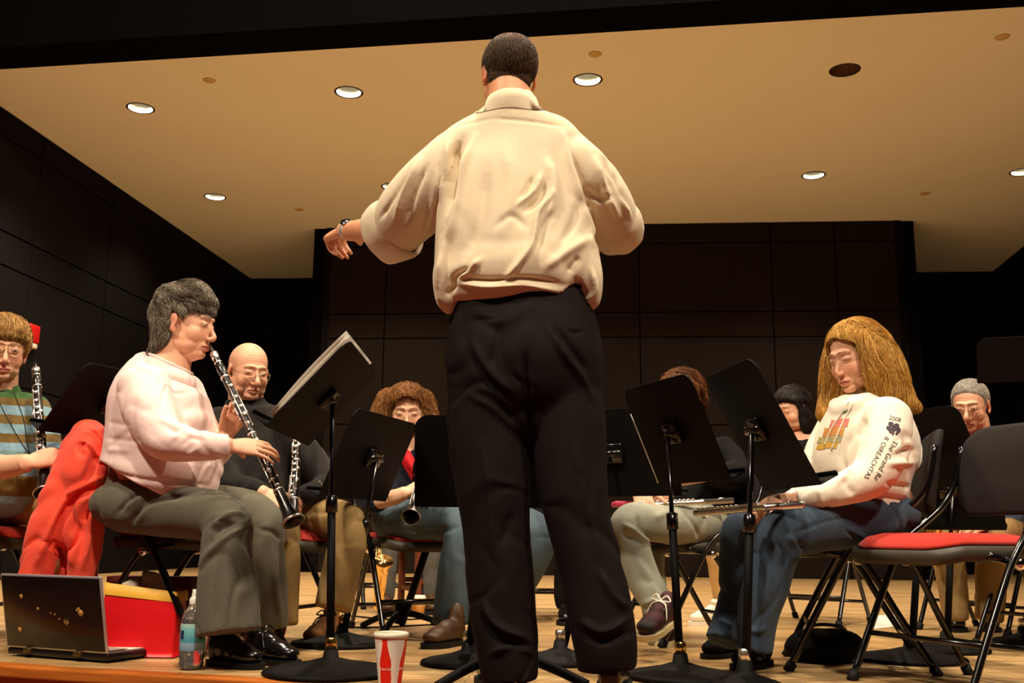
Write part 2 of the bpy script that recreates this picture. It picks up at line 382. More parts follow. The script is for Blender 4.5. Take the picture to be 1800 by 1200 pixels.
def floor_mat():
    m_ = mat('maple stage boards', lin(214, 168, 104), 0.32, spec=0.4); nt = m_.node_tree; b = nt.nodes['Principled BSDF']
    tc = nt.nodes.new('ShaderNodeTexCoord'); mp = nt.nodes.new('ShaderNodeMapping'); mp.inputs['Rotation'].default_value = (0, 0, math.radians(4))
    nt.links.new(tc.outputs['Object'], mp.inputs[0])
    br = nt.nodes.new('ShaderNodeTexBrick'); nt.links.new(mp.outputs[0], br.inputs['Vector'])
    br.inputs['Scale'].default_value = 1; br.inputs['Brick Width'].default_value = 0.9; br.inputs['Row Height'].default_value = 0.057
    br.inputs['Mortar Size'].default_value = 0.0012; br.inputs['Color1'].default_value = (*lin(222, 190, 138), 1)
    br.inputs['Color2'].default_value = (*lin(198, 156, 100), 1); br.inputs['Mortar'].default_value = (*lin(110, 72, 34), 1); br.offset = 0.37
    mp2 = nt.nodes.new('ShaderNodeMapping'); mp2.inputs['Scale'].default_value = (1.2, 14, 1); nt.links.new(mp.outputs[0], mp2.inputs[0])
    nz = nt.nodes.new('ShaderNodeTexNoise'); nz.inputs['Scale'].default_value = 2.2; nz.inputs['Detail'].default_value = 6; nt.links.new(mp2.outputs[0], nz.inputs['Vector'])
    rp = nt.nodes.new('ShaderNodeMapRange'); rp.inputs['From Min'].default_value = 0.42; rp.inputs['From Max'].default_value = 0.68; nt.links.new(nz.outputs['Fac'], rp.inputs['Value'])
    mx = nt.nodes.new('ShaderNodeMix'); mx.data_type = 'RGBA'; nt.links.new(rp.outputs[0], mx.inputs['Factor'])
    nt.links.new(br.outputs['Color'], mx.inputs['A']); mx.inputs['B'].default_value = (*lin(176, 132, 78), 1)
    nt.links.new(mx.outputs['Result'], b.inputs['Base Color'])
    bp = nt.nodes.new('ShaderNodeBump'); bp.inputs['Strength'].default_value = 0.25; bp.inputs['Distance'].default_value = 0.002
    nt.links.new(br.outputs['Fac'], bp.inputs['Height']); bp.invert = True; nt.links.new(bp.outputs[0], b.inputs['Normal'])
    return m_
M['floor'] = floor_mat()
# ------------------------------------------------------------------ the setting
CZ = 4.0
def C2(x, y): v = Gz(x, y, CZ); return Vector((v.x, v.y, 0))
def lerp(a, b, t): return a+(b-a)*t
hA, hB = C2(0, 122), C2(1800, 12); hA, hB = lerp(hA, hB, -0.45), lerp(hA, hB, 1.45)          # front edge of the ceiling
lA, lB = C2(0, 185), C2(441, 489)                                                            # left wall under the ceiling
rB, rA = C2(1765, 460), C2(1800, 431)
bLa, bLb = C2(441, 489), C2(571, 486)
bRa, bRb = C2(1589, 462), C2(1765, 460)
blkL, blkR = C2(574, 400.5), C2(1583, 387)
def isect(p, q, r_, s):
    d1 = q-p; d2 = s-r_; den = d1.x*d2.y-d1.y*d2.x; t = ((r_.x-p.x)*d2.y-(r_.y-p.y)*d2.x)/den; return p+d1*t
bw = (blkR-blkL).normalized(); backL = isect(bLa, bLa+bw, lA, lB); recess = (bLa-blkL).dot(Vector((-bw.y, bw.x, 0)))
nrm = Vector((-bw.y, bw.x, 0)); bbase = blkL+nrm*recess
backR = isect(bbase, bbase+bw, rA, rB)
lF = isect(hA, hB, lA, lB); rF = isect(hA, hB, rA, rB)
print('ROOM header', tuple(round(v, 2) for v in (hA.x, hA.y, hB.x, hB.y)), 'left', lF, backL, 'right', rF, backR, 'block', blkL, blkR, 'recess', recess)
def wallseg(name, a, b, z0, z1, mat_, thick=0.1, out=None, parent=None, kind='structure'):
    a = Vector((a.x, a.y, 0)); b = Vector((b.x, b.y, 0)); d = (b-a); l = d.length; d.normalize(); n_ = Vector((-d.y, d.x, 0))
    if out is not None and n_.dot(out) < 0: n_ = -n_
    c = (a+b)/2+n_*thick/2+Vector((0, 0, (z0+z1)/2))
    V, Fc = box(c, (l, thick, z1-z0), R3(d, n_, (0, 0, 1)))
    o = mesh_obj(name, V, Fc, mat_, parent, smooth=False)
    if parent is None: o['kind'] = kind
    return o
OUTL = Vector((-1, 0, 0)); OUTR = Vector((1, 0, 0)); OUTB = Vector((0, 1, 0))
def panelled(name, a, b, z0, z1, mat_, cols, rows, thick, out, gap=0.012):
    """a wall built of separate acoustic panels with open joints in front of a dark backing"""
    d = (b-a).normalized(); l = (b-a).length
    n_ = Vector((-d.y, d.x, 0)); n_ = n_ if n_.dot(out) > 0 else -n_
    back = wallseg(name, a+n_*0.03-d*0.15, b+n_*0.03+d*0.15, z0, z1, M['header'], thick, out)
    zs = [z0]+rows+[z1]; xs = [0]+cols+[l]
    for i in range(len(xs)-1):
        for j in range(len(zs)-1):
            w = xs[i+1]-xs[i]-gap; h = zs[j+1]-zs[j]-gap
            c = a+d*((xs[i]+xs[i+1])/2)+n_*0.012+Vector((0, 0, (zs[j]+zs[j+1])/2))
            V, Fc = rbox((0, 0, 0), (w, 0.024, h), 0.004, 1); V = V@R3(d, n_, (0, 0, 1)).T+np.array(c)
            mesh_obj('panel', V, Fc, mat_, back, smooth=False)
    return back
# block: joint positions read where the photograph shows them
def wx(x, y): # distance along the block wall seen at picture x
    v = ray(x, y); p = CAM; n_ = nrm; t = (blkL-Vector((p.x, p.y, 0))).dot(n_)/Vector((v.x, v.y, 0)).dot(n_); q = p+v*t; return (Vector((q.x, q.y, 0))-blkL).dot(bw), q.z
jc = [wx(676, 560)[0], wx(900, 560)[0], wx(1124, 500)[0], wx(1359, 540)[0], wx(1473, 540)[0]]
jr = sorted([wx(1300, 593-1.5)[1], wx(1300, 547)[1], wx(1300, 425.5)[1]]); jr = [jr[0]-1.0]+jr
panelled('wall_back', blkL, blkR, 0, CZ, M['shell'], jc, jr, 0.08, nrm)
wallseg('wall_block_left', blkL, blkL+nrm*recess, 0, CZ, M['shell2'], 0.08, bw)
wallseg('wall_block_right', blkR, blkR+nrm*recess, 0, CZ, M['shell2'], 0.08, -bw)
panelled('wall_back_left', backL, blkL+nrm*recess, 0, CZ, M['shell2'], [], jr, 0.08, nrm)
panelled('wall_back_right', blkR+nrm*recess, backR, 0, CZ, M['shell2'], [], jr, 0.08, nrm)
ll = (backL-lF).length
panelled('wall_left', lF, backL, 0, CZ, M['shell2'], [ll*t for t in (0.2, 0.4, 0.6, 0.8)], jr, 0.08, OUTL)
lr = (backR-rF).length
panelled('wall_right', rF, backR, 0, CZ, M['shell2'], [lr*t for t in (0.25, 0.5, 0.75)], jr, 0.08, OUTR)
# proscenium header and hall side walls
wallseg('wall_header', hA, hB, CZ, CZ+3.2, M['header'], 0.35, Vector((0, -1, 0)))
hd = (hB-hA).normalized(); hn = Vector((hd.y, -hd.x, 0)); hn = hn if hn.y < 0 else -hn
o = wallseg('trim_1', hA+hn*0.36, hB+hn*0.36, CZ+0.5, CZ+0.62, M['header'], 0.05, Vector((0, -1, 0)))
wallseg('wall_proscenium_left', lerp(lF, hA, 1.0), lF, 0, CZ, M['header'], 0.35, Vector((0, -1, 0)))
wallseg('wall_proscenium_right', rF, hB, 0, CZ, M['header'], 0.35, Vector((0, -1, 0)))
wallseg('wall_hall_left', Vector((-9.5, -6, 0)), Vector((-9.5, 9.5, 0)), -1.05, CZ+3.2, M['header'], 0.2, OUTL)
wallseg('wall_hall_right', Vector((9.5, -6, 0)), Vector((9.5, 9.5, 0)), -1.05, CZ+3.2, M['header'], 0.2, OUTR)
wallseg('wall_hall_back', Vector((-9.5, -6, 0)), Vector((9.5, -6, 0)), -1.05, CZ+3.2, M['header'], 0.2, Vector((0, -1, 0)))
# stage floor, edge and hall floor
outline = [Gz(*q) for q in ((0, 1162), (80, 1168), (160, 1173), (270, 1179), (400, 1186), (530, 1194), (660, 1202))]
d0_ = outline[0]-Gz(40, 1165.3); d1_ = (outline[-1]-outline[-2]).normalized()
outline = [Vector((-9.4, outline[0].y+(outline[0].x+9.4)*.30, 0))]+outline+[outline[-1]+d1_*.5+Vector((0, .02, 0)), outline[-1]+d1_*1.1+Vector((0, .14, 0)), outline[-1]+d1_*2.2+Vector((0, .5, 0)), Vector((9.4, outline[-1].y+.6, 0))]
outline = [Vector((v.x, v.y, 0)) for v in outline]
poly = [(v.x, v.y) for v in outline]+[(9.4, 14.5), (-9.4, 14.5)]
V, Fc = prism(poly, 0.04, (0, 0, -0.02), (1, 0, 0), (0, 1, 0), (0, 0, 1))
mesh_obj('floor', V, Fc, M['floor'], smooth=False)['kind'] = 'structure'
def strip(name, off, z0, z1, mat_):
    pts = outline; A = []; B = []
    for i, p in enumerate(pts):
        q = pts[min(i+1, len(pts)-1)]-pts[max(i-1, 0)]; n_ = Vector((q.y, -q.x, 0)).normalized(); n_ = n_ if n_.y < 0 else -n_
        A.append(p+n_*0.0); B.append(p+n_*off)
    V = []; Fc = []
    for a, b_ in zip(A, B): V += [(a.x, a.y, z0), (a.x, a.y, z1), (b_.x, b_.y, z1), (b_.x, b_.y, z0)]
    for i in range(len(pts)-1):
        for j in range(4): Fc.append((i*4+j, i*4+(j+1) % 4, i*4+4+(j+1) % 4, i*4+4+j))
    Fc += [(3, 2, 1, 0), tuple(len(V)-4+j for j in range(4))]
    o = mesh_obj(name, V, Fc, mat_, smooth=False); o['kind'] = 'structure'
    md = o.modifiers.new('bevel', 'BEVEL'); md.width = 0.006; md.segments = 2; return o
strip('trim_2', 0.07, -0.035, 0.0, M['fascia'])
strip('wall_stage_front', 0.045, -1.0, -0.035, M['fascia'])
V, Fc = box((0, -1.0, -1.03), (19, 11.0, 0.06)); mesh_obj('floor_hall', V, Fc, mat('hall carpet', lin(120, 60, 44), 0.9, bump=(120, 0.4, 0.004)), smooth=False)['kind'] = 'structure'
# ceiling with round holes for the recessed lights
lights = [(247, 190, 1), (613, 162, 1), (1033, 140, 1), (1485, 123, 0), (378, 346, 1), (690, 328, 1), (1430, 308, 1), (1797, 302, 1)]
ceil_poly = [lF, rF, backR, backL]
V, Fc = prism([(v.x, v.y) for v in (lF-hd*0.3, rF+hd*0.3, backR+bw*0.3+nrm*0.1, backL-bw*0.3+nrm*0.1)], 0.05, (0, 0, CZ+0.025), (1, 0, 0), (0, 1, 0), (0, 0, 1))
ce = mesh_obj('ceiling', V, Fc, M['plaster'], smooth=False); ce['kind'] = 'structure'
cut = Acc(); RL = 0.106
cpos = []
for x, y, on in lights:
    p = C2(x, y); cpos.append((p, on))
    cut.add(*lathe([(RL, CZ-0.2), (RL, CZ+0.3)], (p.x, p.y, 0), n=40, cap=True))
co = cut.obj('cutter', M['plaster'])
md = ce.modifiers.new('holes', 'BOOLEAN'); md.operation = 'DIFFERENCE'; md.object = co; md.solver = 'EXACT'
dg = bpy.context.evaluated_depsgraph_get(); me = bpy.data.meshes.new_from_object(ce.evaluated_get(dg)); ce.modifiers.clear(); ce.data = me
bpy.data.objects.remove(co)
where = ['in the front row of the ceiling, farthest left', 'in the front row of the ceiling left of the conductor\'s head', 'in the front row of the ceiling right of the conductor\'s head',
         'in the front row of the ceiling', 'in the rear row of the ceiling above the dark left wall', 'half hidden by the conductor\'s left sleeve', 'in the rear row near the block\'s right end', 'in the rear row at the far right']
for i, (p, on) in enumerate(cpos):
    r = empty('recessed_downlight', (p.x, p.y, CZ), ('lit round recessed downlight ' if on else 'unlit round recessed downlight with bare bulb ')+where[i], 'ceiling light', 'recessed ceiling lights')
    Vv, Ff = lathe([(RL-0.004, -0.001), (RL+0.012, -0.004), (RL+0.014, 0.0), (RL+0.010, 0.006), (RL-0.004, 0.004)], (p.x, p.y, CZ), n=40)
    Acc().add(Vv, Ff).obj('trim_ring', M['trimdark'], r)
    a = Acc(); a.add(*lathe([(RL-0.002, 0.0), (RL-0.004, 0.05), (0.092, 0.10), (0.078, 0.14), (0.05, 0.165), (0.0, 0.17)], (p.x, p.y, CZ), n=40))
    a.obj('reflector', M['reflector'] if on else M['lampoff'], r)
    b = Acc(); b.add(*ell((p.x, p.y, CZ+0.13), (0.03, 0.03, 0.036))); b.obj('bulb', M['bulb'] if on else M['bulboff'], r)
    b = Acc(); b.add(*lathe([(0.018, 0.15), (0.018, 0.172)], (p.x, p.y, CZ), n=16, cap=True)); b.obj('socket', M['chrome'], r)
    if on:
        l = bpy.data.lights.new('downlight', 'SPOT'); l.energy = 320 if i < 4 else 95; l.color = WARM; l.spot_size = math.radians(125); l.spot_blend = 0.6; l.shadow_soft_size = 0.04
        lo = bpy.data.objects.new('downlight_lamp', l); COL.objects.link(lo); lo.location = (p.x, p.y, CZ+0.085)
for i, (x, y) in enumerate([(368, 141), (1046, 95), (1762, 65), (526, 368), (1626, 340)]):
    p = C2(x, y); a = Acc(); a.add(*lathe([(0.0, -0.006), (0.045, -0.006), (0.052, 0.0)], (p.x, p.y, CZ), n=28, cap=True))
    o = a.obj('sprinkler_cover', mat('cream painted metal', lin(200, 168, 118), 0.6))
    setp(o, ['small cream sprinkler cover between the two left front downlights', 'small cream sprinkler cover just above the downlight right of the conductor', 'small cream sprinkler cover at the upper right corner of the ceiling',
             'small cream sprinkler cover above the left end of the back wall', 'small cream sprinkler cover above the right recess of the back wall'][i], 'sprinkler', 'sprinkler covers in the ceiling')
# red pull station on the left wall
d = (backL-lF).normalized(); n_ = Vector((-d.y, d.x, 0)); n_ = n_ if n_.x > 0 else -n_
v = ray(50, 592); t = (lF-Vector((0, 0, 0))).dot(n_)/Vector((v.x, v.y, 0)).dot(n_); q = CAM+v*t
fa = empty('fire_alarm', q, 'small red fire alarm box on the dark wall behind the far left player', 'fire alarm')
R_ = R3(d, n_, (0, 0, 1)); 
def onw(V): return V@R_.T+np.array(q)
V, Fc = rbox((0, 0.03, 0.03), (0.16, 0.06, 0.16), 0.008); mesh_obj('housing', onw(V), Fc, mat('red alarm plastic', lin(180, 24, 18), 0.4), fa)
V, Fc = rbox((0, 0.03, -0.08), (0.12, 0.06, 0.045), 0.008); mesh_obj('strobe', onw(V), Fc, mat('alarm strobe plastic', lin(220, 200, 180), 0.3), fa)
# ------------------------------------------------------------------ copying
def copy_tree(o, parent=None):
    c = o.copy(); COL.objects.link(c); c.parent = parent
    for ch in list(o.children): copy_tree(ch, c)
    return c
# ------------------------------------------------------------------ padded folding chair, faces +x, seat top at 0.42 m
def make_chair():
    r = empty('folding_chair', (0, 0, 0), 'x', 'chair')
    for s in (-1, 1):
        y = s*0.215
        pts = [(-0.305, y*0.90, 0.70), (-0.275, y*0.97, 0.585), (-0.225, y, 0.515), (-0.15, y, 0.462), (-0.075, y, 0.415), (-0.035, y, 0.372), (0.0, y, 0.32), (0.085, y, 0.165), (0.165, y, 0.012)]
        a = Acc().add(*tube(pts, 0.0125, n=10, k=5, flat=0.85)); f = a.obj('front_leg', M['blackmetal'], r)
        b = Acc().add(*tube([(0.157, y, 0.026), (0.173, y, 0.0)], 0.0165, n=10)); b.obj('foot_cap', M['rubber'], f)
        pts = [(0.05, y*0.93, 0.365), (-0.02, y*0.93, 0.352), (-0.08, y*0.93, 0.325), (-0.17, y*0.93, 0.17), (-0.265, y*0.93, 0.012)]
        a = Acc().add(*tube(pts, 0.0115, n=10, k=5, flat=0.85)); f = a.obj('rear_leg', M['blackmetal'], r)
        b = Acc().add(*tube([(-0.257, y*0.93, 0.026), (-0.273, y*0.93, 0.0)], 0.0155, n=10)); b.obj('foot_cap', M['rubber'], f)
        b = Acc().add(*lathe([(0.0, -0.012), (0.016, -0.010), (0.018, 0.0), (0.014, 0.010), (0.0, 0.012)], (-0.055, y*0.965, 0.345), (0, 1, 0), n=14)); b.obj('pivot', M['chrome'], r)
    a = Acc().add(*tube([(0.10, -0.215, 0.135), (0.10, 0.215, 0.135)], 0.008, n=8)); a.obj('front_brace', M['blackmetal'], r)
    a = Acc().add(*tube([(-0.208, -0.2, 0.105), (-0.208, 0.2, 0.105)], 0.008, n=8)); a.obj('rear_brace', M['blackmetal'], r)
    # seat pan: deep rimmed plastic shell with a dropped front
    def sheet(w, l, zt, zb, rr, droop, dome, n=22, m_=22):
        V = []; Fc = []
        for k_, (z0, sc) in enumerate(((zb, 0.86), (zb, 0.97), ((zt+zb)/2, 1.0), (zt, 0.985), (zt+dome*0.55, 0.90), (zt+dome*0.9, 0.7), (zt+dome, 0.4), (zt+dome, 0.05))):
            for x, y in rrect(l*sc, w*sc, rr*sc, 6):
                V.append((x+0.0, y, z0-droop*max(0, x/(l/2)-0.45)**2*3.3-0.006*(1-(y/(w/2))**2)*(1 if k_ > 3 else 0)))
        n = len(V)//8; return np.array(V), ring_faces(8, n, True)
    a = Acc().add(*sheet(0.405, 0.40, 0.392, 0.352, 0.07, 0.016, 0.004)); a.obj('seat_pan', M['pan'], r)
    a = Acc().add(*sheet(0.375, 0.385, 0.404, 0.392, 0.08, 0.016, 0.028)); a.obj('seat_cushion', M['cushion'], r)
    # backrest: curved padded panel
    V = []; out = rrect(0.405, 0.28, (0.10, 0.10, 0.05, 0.05), 7); n = len(out)
    for off, sc in ((-0.014, 0.3), (-0.016, 0.9), (-0.011, 0.985), (0.0, 1.0), (0.008, 0.985), (0.016, 0.9), (0.020, 0.3)):
        for y, z in out:
            y *= sc; z *= sc; V.append((-0.268-0.32*(z+0.15)*0.5+off-0.028*(1-(y/0.2)**2), y, 0.622+z))
    a = Acc().add(np.array(V), ring_faces(7, n, True)); a.obj('backrest', M['backpanel'], r)
    return r
chair0 = make_chair(); chair_used = [False]
def place_chair(loc, yaw_deg, label, scale=1.0):
    c = chair0 if not chair_used[0] else copy_tree(chair0); chair_used[0] = True
    c.location = (loc[0], loc[1], 0); c.rotation_euler = (0, 0, math.radians(yaw_deg)); c['label'] = label; c['group'] = 'padded folding chairs on the stage'
    return c
# ------------------------------------------------------------------ music stand (tray centre c, faces yaw, leans back tilt)
def music_stand(base, c, yaw, tilt, label, w=0.50, h=0.33, disc=0.155, tripod=False, cat='music stand', poler=0.0125, lamp=False):
    r = empty('music_stand', (base[0], base[1], 0), label, cat, 'black music stands of the ensemble')
    fy = math.radians(yaw); ft = math.radians(tilt)
    f = Vector((math.cos(fy), math.sin(fy), 0)); s = Vector((-f.y, f.x, 0)); up = Vector((-f.x*math.sin(ft), -f.y*math.sin(ft), math.cos(ft))); nn = s.cross(up)
    nn = nn if nn.dot(f) > 0 else -nn; c = Vector(c)
    V, Fc = prism(rrect(w, h, (0.045, 0.045, 0.006, 0.006), 6), 0.003, c, s, up, nn)
    t = mesh_obj('tray', V, Fc, M['standblack'], r, smooth=False)
    a = Acc()
    lc = c-up*(h/2)+nn*0.028
    a.add(*prism(rrect(w, 0.058, 0.004, 2), 0.003, lc, s, nn, up)); a.add(*prism(rrect(w, 0.014, 0.003, 2), 0.0025, lc+nn*0.028+up*0.006, s, up, nn))
    a.obj('ledge', M['standblack'], t)
    a = Acc(); ctr = c-nn*0.012                      # tilt bracket behind the tray
    a.add(*rbox((0, 0, 0), (0.10, 0.07, 0.018), 0.004, 1, R3(s, up, nn))); a.V[-1] = a.V[-1]+np.array(ctr)
    a.add(*tube([ctr-s*0.045-nn*0.006, ctr+s*0.045-nn*0.006], 0.013, n=12)); a.obj('tilt_bracket', M['blackmetal'], t)
    top = Vector((base[0], base[1], 0)); top = Vector((ctr.x-nn.x*0.012, ctr.y-nn.y*0.012, ctr.z-0.01)); b0 = Vector((base[0], base[1], 0.0))
    def on(z): return b0+(top-b0)*(z/top.z)
    a = Acc().add(*tube([on(0.3), top], 0.0075, n=12)); a.obj('inner_tube', M['blackmetal'], r)
    mid = 0.47*top.z+0.12
    a = Acc().add(*tube([on(0.03), on(mid)], poler, n=14)); a.obj('pole', M['standblack'], r)
    a = Acc().add(*tube([on(mid-0.03), on(mid-0.028), on(mid+0.02), on(mid+0.024)], [poler, poler+0.006, poler+0.005, 0.008], n=14)); a.obj('collar', M['blackmetal'], r)
    if tripod:
        for k in range(3):
            t_ = math.radians(tripod+120*k); d = Vector((math.cos(t_), math.sin(t_), 0))
            a = Acc().add(*tube([b0+Vector((0, 0, 0.075)), b0+d*0.06+Vector((0, 0, 0.072)), b0+d*0.15+Vector((0, 0, 0.045)), b0+d*0.235+Vector((0, 0, 0.012))], [0.014, 0.014, 0.0135, 0.013], n=10, k=5))
            a.obj('leg', M['standblack'], r)
        a = Acc().add(*lathe([(0, 0.03), (0.022, 0.035), (0.022, 0.11), (0.014, 0.125), (0, 0.125)], b0, n=18)); a.obj('hub', M['standblack'], r)
    else:
        pr = [(0, 0.0), (disc*0.97, 0.0), (disc, 0.006), (disc*0.97, 0.014), (disc*0.86, 0.019), (disc*0.84, 0.0175), (disc*0.70, 0.024), (disc*0.68, 0.0225), (disc*0.54, 0.029), (disc*0.52, 0.0275), (disc*0.38, 0.034), (disc*0.30, 0.038), (0.024, 0.046), (0.02, 0.07), (0.0, 0.07)]
        a = Acc().add(*lathe(pr, b0, n=44)); a.obj('base_disc', M['standblack'], r)
        a = Acc().add(*lathe([(0.0135, 0.068), (0.017, 0.07), (0.017, 0.10), (0.0135, 0.104)], b0, n=16)); a.obj('base_collar', M['brass'] if disc > 0.16 else M['silver'], r)
    r['_c'] = 0; del r['_c']
    return r, (c, s, up, nn)
def sheets(fr, label, n=6, w=0.24, h=0.31, off=(0, 0), spreadv=0.012, rot=0):
    c, s, up, nn = fr; r = empty('sheet_music', c-up*0.15+nn*0.01, label, 'sheet music')
    for i in range(n):
        V = []; Fc = []; K = 8
        du = random.uniform(-.008, .008)
        for j in range(K+1):
            u = j/K-0.5; zz = 0.005+0.0022*i+spreadv*(i/n)*(0.4+0.6*(u+0.5))+0.010*math.sin(3.1*(u+0.5))*(i/n)
            for v in (-0.5, 0.5): V.append(c+s*(v*w+off[0]+du)+up*(u*h+off[1]+0.008+du*0.5)+nn*zz)
        for j in range(K): Fc.append((2*j, 2*j+1, 2*j+3, 2*j+2))
        o = mesh_obj('page', [tuple(v) for v in V], Fc, M['paper'], r)
        md = o.modifiers.new('thickness', 'SOLIDIFY'); md.thickness = 0.0004
    return r
# ------------------------------------------------------------------ instruments
def woodwind(p0, p1, label, fat=1.0, keyside=None, name='clarinet', cat='clarinet', grp='clarinets'):
    """clarinet: mouthpiece tip at p0, bell rim at p1"""
    p0 = Vector(p0); p1 = Vector(p1); ax = (p1-p0); Ln = ax.length; ax.normalize()
    r = empty(name, p1, label, cat, grp); k = fat
    def seg(nm, prof, m_): return Acc().add(*lathe([(a*k, b*Ln) for a, b in prof], p0, ax, n=24)).obj(nm, m_, r)
    seg('mouthpiece', [(0, 0), (0.003, 0.0), (0.006, 0.03), (0.010, 0.07), (0.0115, 0.10), (0.0115, 0.125)], M['ebony'])
    seg('ligature', [(0.0105, 0.055), (0.0135, 0.057), (0.0135, 0.092), (0.0118, 0.094)], M['silver'])
    seg('barrel', [(0.012, 0.12), (0.0145, 0.125), (0.0155, 0.16), (0.0145, 0.205), (0.0125, 0.21)], M['ebony'])
    seg('upper_joint', [(0.0125, 0.205), (0.0135, 0.21), (0.0128, 0.35), (0.0132, 0.53), (0.012, 0.54)], M['ebony'])
    seg('lower_joint', [(0.0125, 0.53), (0.0138, 0.54), (0.0142, 0.70), (0.0160, 0.84), (0.014, 0.845)], M['ebony'])
    seg('bell', [(0.0155, 0.84), (0.0175, 0.85), (0.0185, 0.90), (0.023, 0.95), (0.0325, 0.99), (0.0365, 1.0), (0.0345, 1.0), (0.024, 0.96), (0.014, 0.91)], M['ebony'])
    for t, q in ((0.118, 0.0138), (0.207, 0.0155), (0.537, 0.0155), (0.842, 0.0178), (0.997, 0.0372)):
        seg('ring', [(q-0.002, t-0.006), (q, t-0.005), (q, t+0.004), (q-0.002, t+0.005)], M['silver'])
    a = Vector(keyside) if keyside else -Vector((ax.cross(Vector((0, 0, 1))))); a = (a-ax*a.dot(ax)).normalized(); b = ax.cross(a)
    rods = Acc(); cups = Acc()
    for (t0, t1, an) in ((0.25, 0.52, 0.55), (0.30, 0.50, -0.5), (0.56, 0.83, 0.5), (0.60, 0.78, -0.6), (0.36, 0.45, 1.3), (0.66, 0.86, 1.2)):
        d = a*math.cos(an)+b*math.sin(an); rods.add(*tube([p0+ax*Ln*t0+d*0.018*k, p0+ax*Ln*t1+d*0.019*k], 0.0021*k, n=6))
        for t in np.linspace(t0, t1, 4): rods.add(*tube([p0+ax*Ln*t+d*0.012*k, p0+ax*Ln*t+d*0.021*k], [0.002*k, 0.0032*k], n=6))
    for t, an in ((0.27, 0), (0.335, 0.1), (0.39, -0.05), (0.435, 0), (0.485, 0.15), (0.58, 0), (0.63, 0), (0.68, 0.05), (0.74, 0.5), (0.79, 0.6), (0.825, 0.1), (0.36, 0.9), (0.42, -0.8), (0.61, -0.9), (0.70, -0.8)):
        d = a*math.cos(an)+b*math.sin(an); q = p0+ax*Ln*t+d*0.0145*k
        cups.add(*lathe([(0, 0), (0.0065*k, 0.0), (0.0075*k, 0.002), (0.0065*k, 0.0045), (0.002*k, 0.006), (0, 0.006)], q, d, n=12))
        cups.add(*tube([q+d*0.005, q+d*0.006+b*0.012*k*(1 if an < 0.4 else -1)], 0.0018*k, n=5))
    rods.obj('key_rods', M['silver'], r)['kind'] = 'stuff'; cups.obj('key_cups', M['silver'], r)['kind'] = 'stuff'; return r
def flute(p0, p1, label, name='flute', mat_=None, keys=True):
    p0 = Vector(p0); p1 = Vector(p1); ax = p1-p0; Ln = ax.length; ax.normalize(); mat_ = mat_ or M['silver']
    r = empty(name, (p0+p1)/2, label, 'flute', 'flutes'); up = Vector((0, 0, 1)); up = (up-ax*up.dot(ax)).normalized(); b = ax.cross(up)
    Acc().add(*lathe([(0, 0), (0.0105, 0), (0.0105, 0.3*Ln), (0.0115, 0.302*Ln), (0.0115, 0.34*Ln), (0.0098, 0.345*Ln), (0.0098, Ln), (0.0, Ln)], p0, ax, n=18)).obj('tube', mat_, r)
    Acc().add(*ell(p0+ax*0.12*Ln+up*0.010, (0.013, 0.010, 0.004), R3(ax, b, up), 16, 8)).obj('lip_plate', mat_, r)
    a = Acc(); c = Acc()
    a.add(*tube([p0+ax*Ln*0.40+b*0.012+up*0.006, p0+ax*Ln*0.97+b*0.012+up*0.006], 0.0022, n=6))
    for t in np.linspace(0.42, 0.96, 13):
        q = p0+ax*Ln*t+up*0.0105; c.add(*lathe([(0, 0), (0.0075, 0.0), (0.0082, 0.002), (0.007, 0.0045), (0, 0.005)], q, up, n=12)); c.add(*tube([q+up*0.004, q+b*0.012-up*0.002], 0.002, n=5))
    a.obj('key_rod', mat_, r); c.obj('key_cups', mat_, r)['kind'] = 'stuff'; return r
# ------------------------------------------------------------------ chairs
P_ = lambda x, y, d: W(x, y, d)
def at(x, d): v = ray(x, 1000); return (v.x/v.y*d, d)
place_chair((-1.15, 3.72), -8, 'folding chair under the woman in pink, its back draped with a red coat')
place_chair(at(1662, 3.0), 203, 'empty red padded folding chair in the right foreground')
place_chair(at(1470, 3.50), 166, 'folding chair under the blonde player in the white hoodie')
place_chair(at(490, 4.02), -18, 'red padded folding chair under the bald man')
place_chair(at(735, 4.55), -62, 'red padded folding chair under the curly haired woman')
place_chair(at(1190, 4.25), 196, 'red padded folding chair under the player in faded grey jeans')
place_chair(at(-30, 4.02), -6, 'folding chair under the player in the striped sweater')
place_chair(at(1720, 4.85), 214, 'folding chair under the older man in the blue sweater')
place_chair(at(1420, 5.25), 230, 'folding chair under the dark haired player behind the blonde one')
place_chair(at(1840, 4.0), 200, 'folding chair partly cut off by the right picture edge behind the empty one')
place_chair(at(700, 6.1), -75, 'folding chair in the back row under the player in grey trousers')
place_chair(at(960, 5.6), -90, 'folding chair in the back row seen between the conductor\'s legs')
# ------------------------------------------------------------------ music stands
def bd(x, y): return Gz(x, y)
sA, fA = music_stand(at(588, 3.16), (-0.575, 3.17, 0.825), 180, 42, 'black music stand tilted toward the woman in pink, holding sheet music', w=0.62, h=0.335, disc=0.20)
music_pages = sheets(fA, 'white sheet music stacked on the stand before the woman in pink', n=3, w=0.46, off=(0.085, 0.015), spreadv=0.018)
sB, fB = music_stand(at(606, 3.98), (-0.52, 3.84, 0.69), 162, 23, 'black music stand behind the tilted one, in front of the bald man', w=0.55, h=0.33, disc=0.19)
sC, fC = music_stand(at(826, 3.42), (-0.08, 3.36, 0.645), 88, 12, 'upright black music stand behind the conductor\'s left leg', w=0.47, h=0.30, disc=0.155)
sC2, fC2 = music_stand(at(705, 4.55), (-0.28, 4.40, 0.60), 100, 14, 'black tripod music stand standing beside the paper coffee cup', w=0.28, h=0.28, tripod=20, poler=0.016)
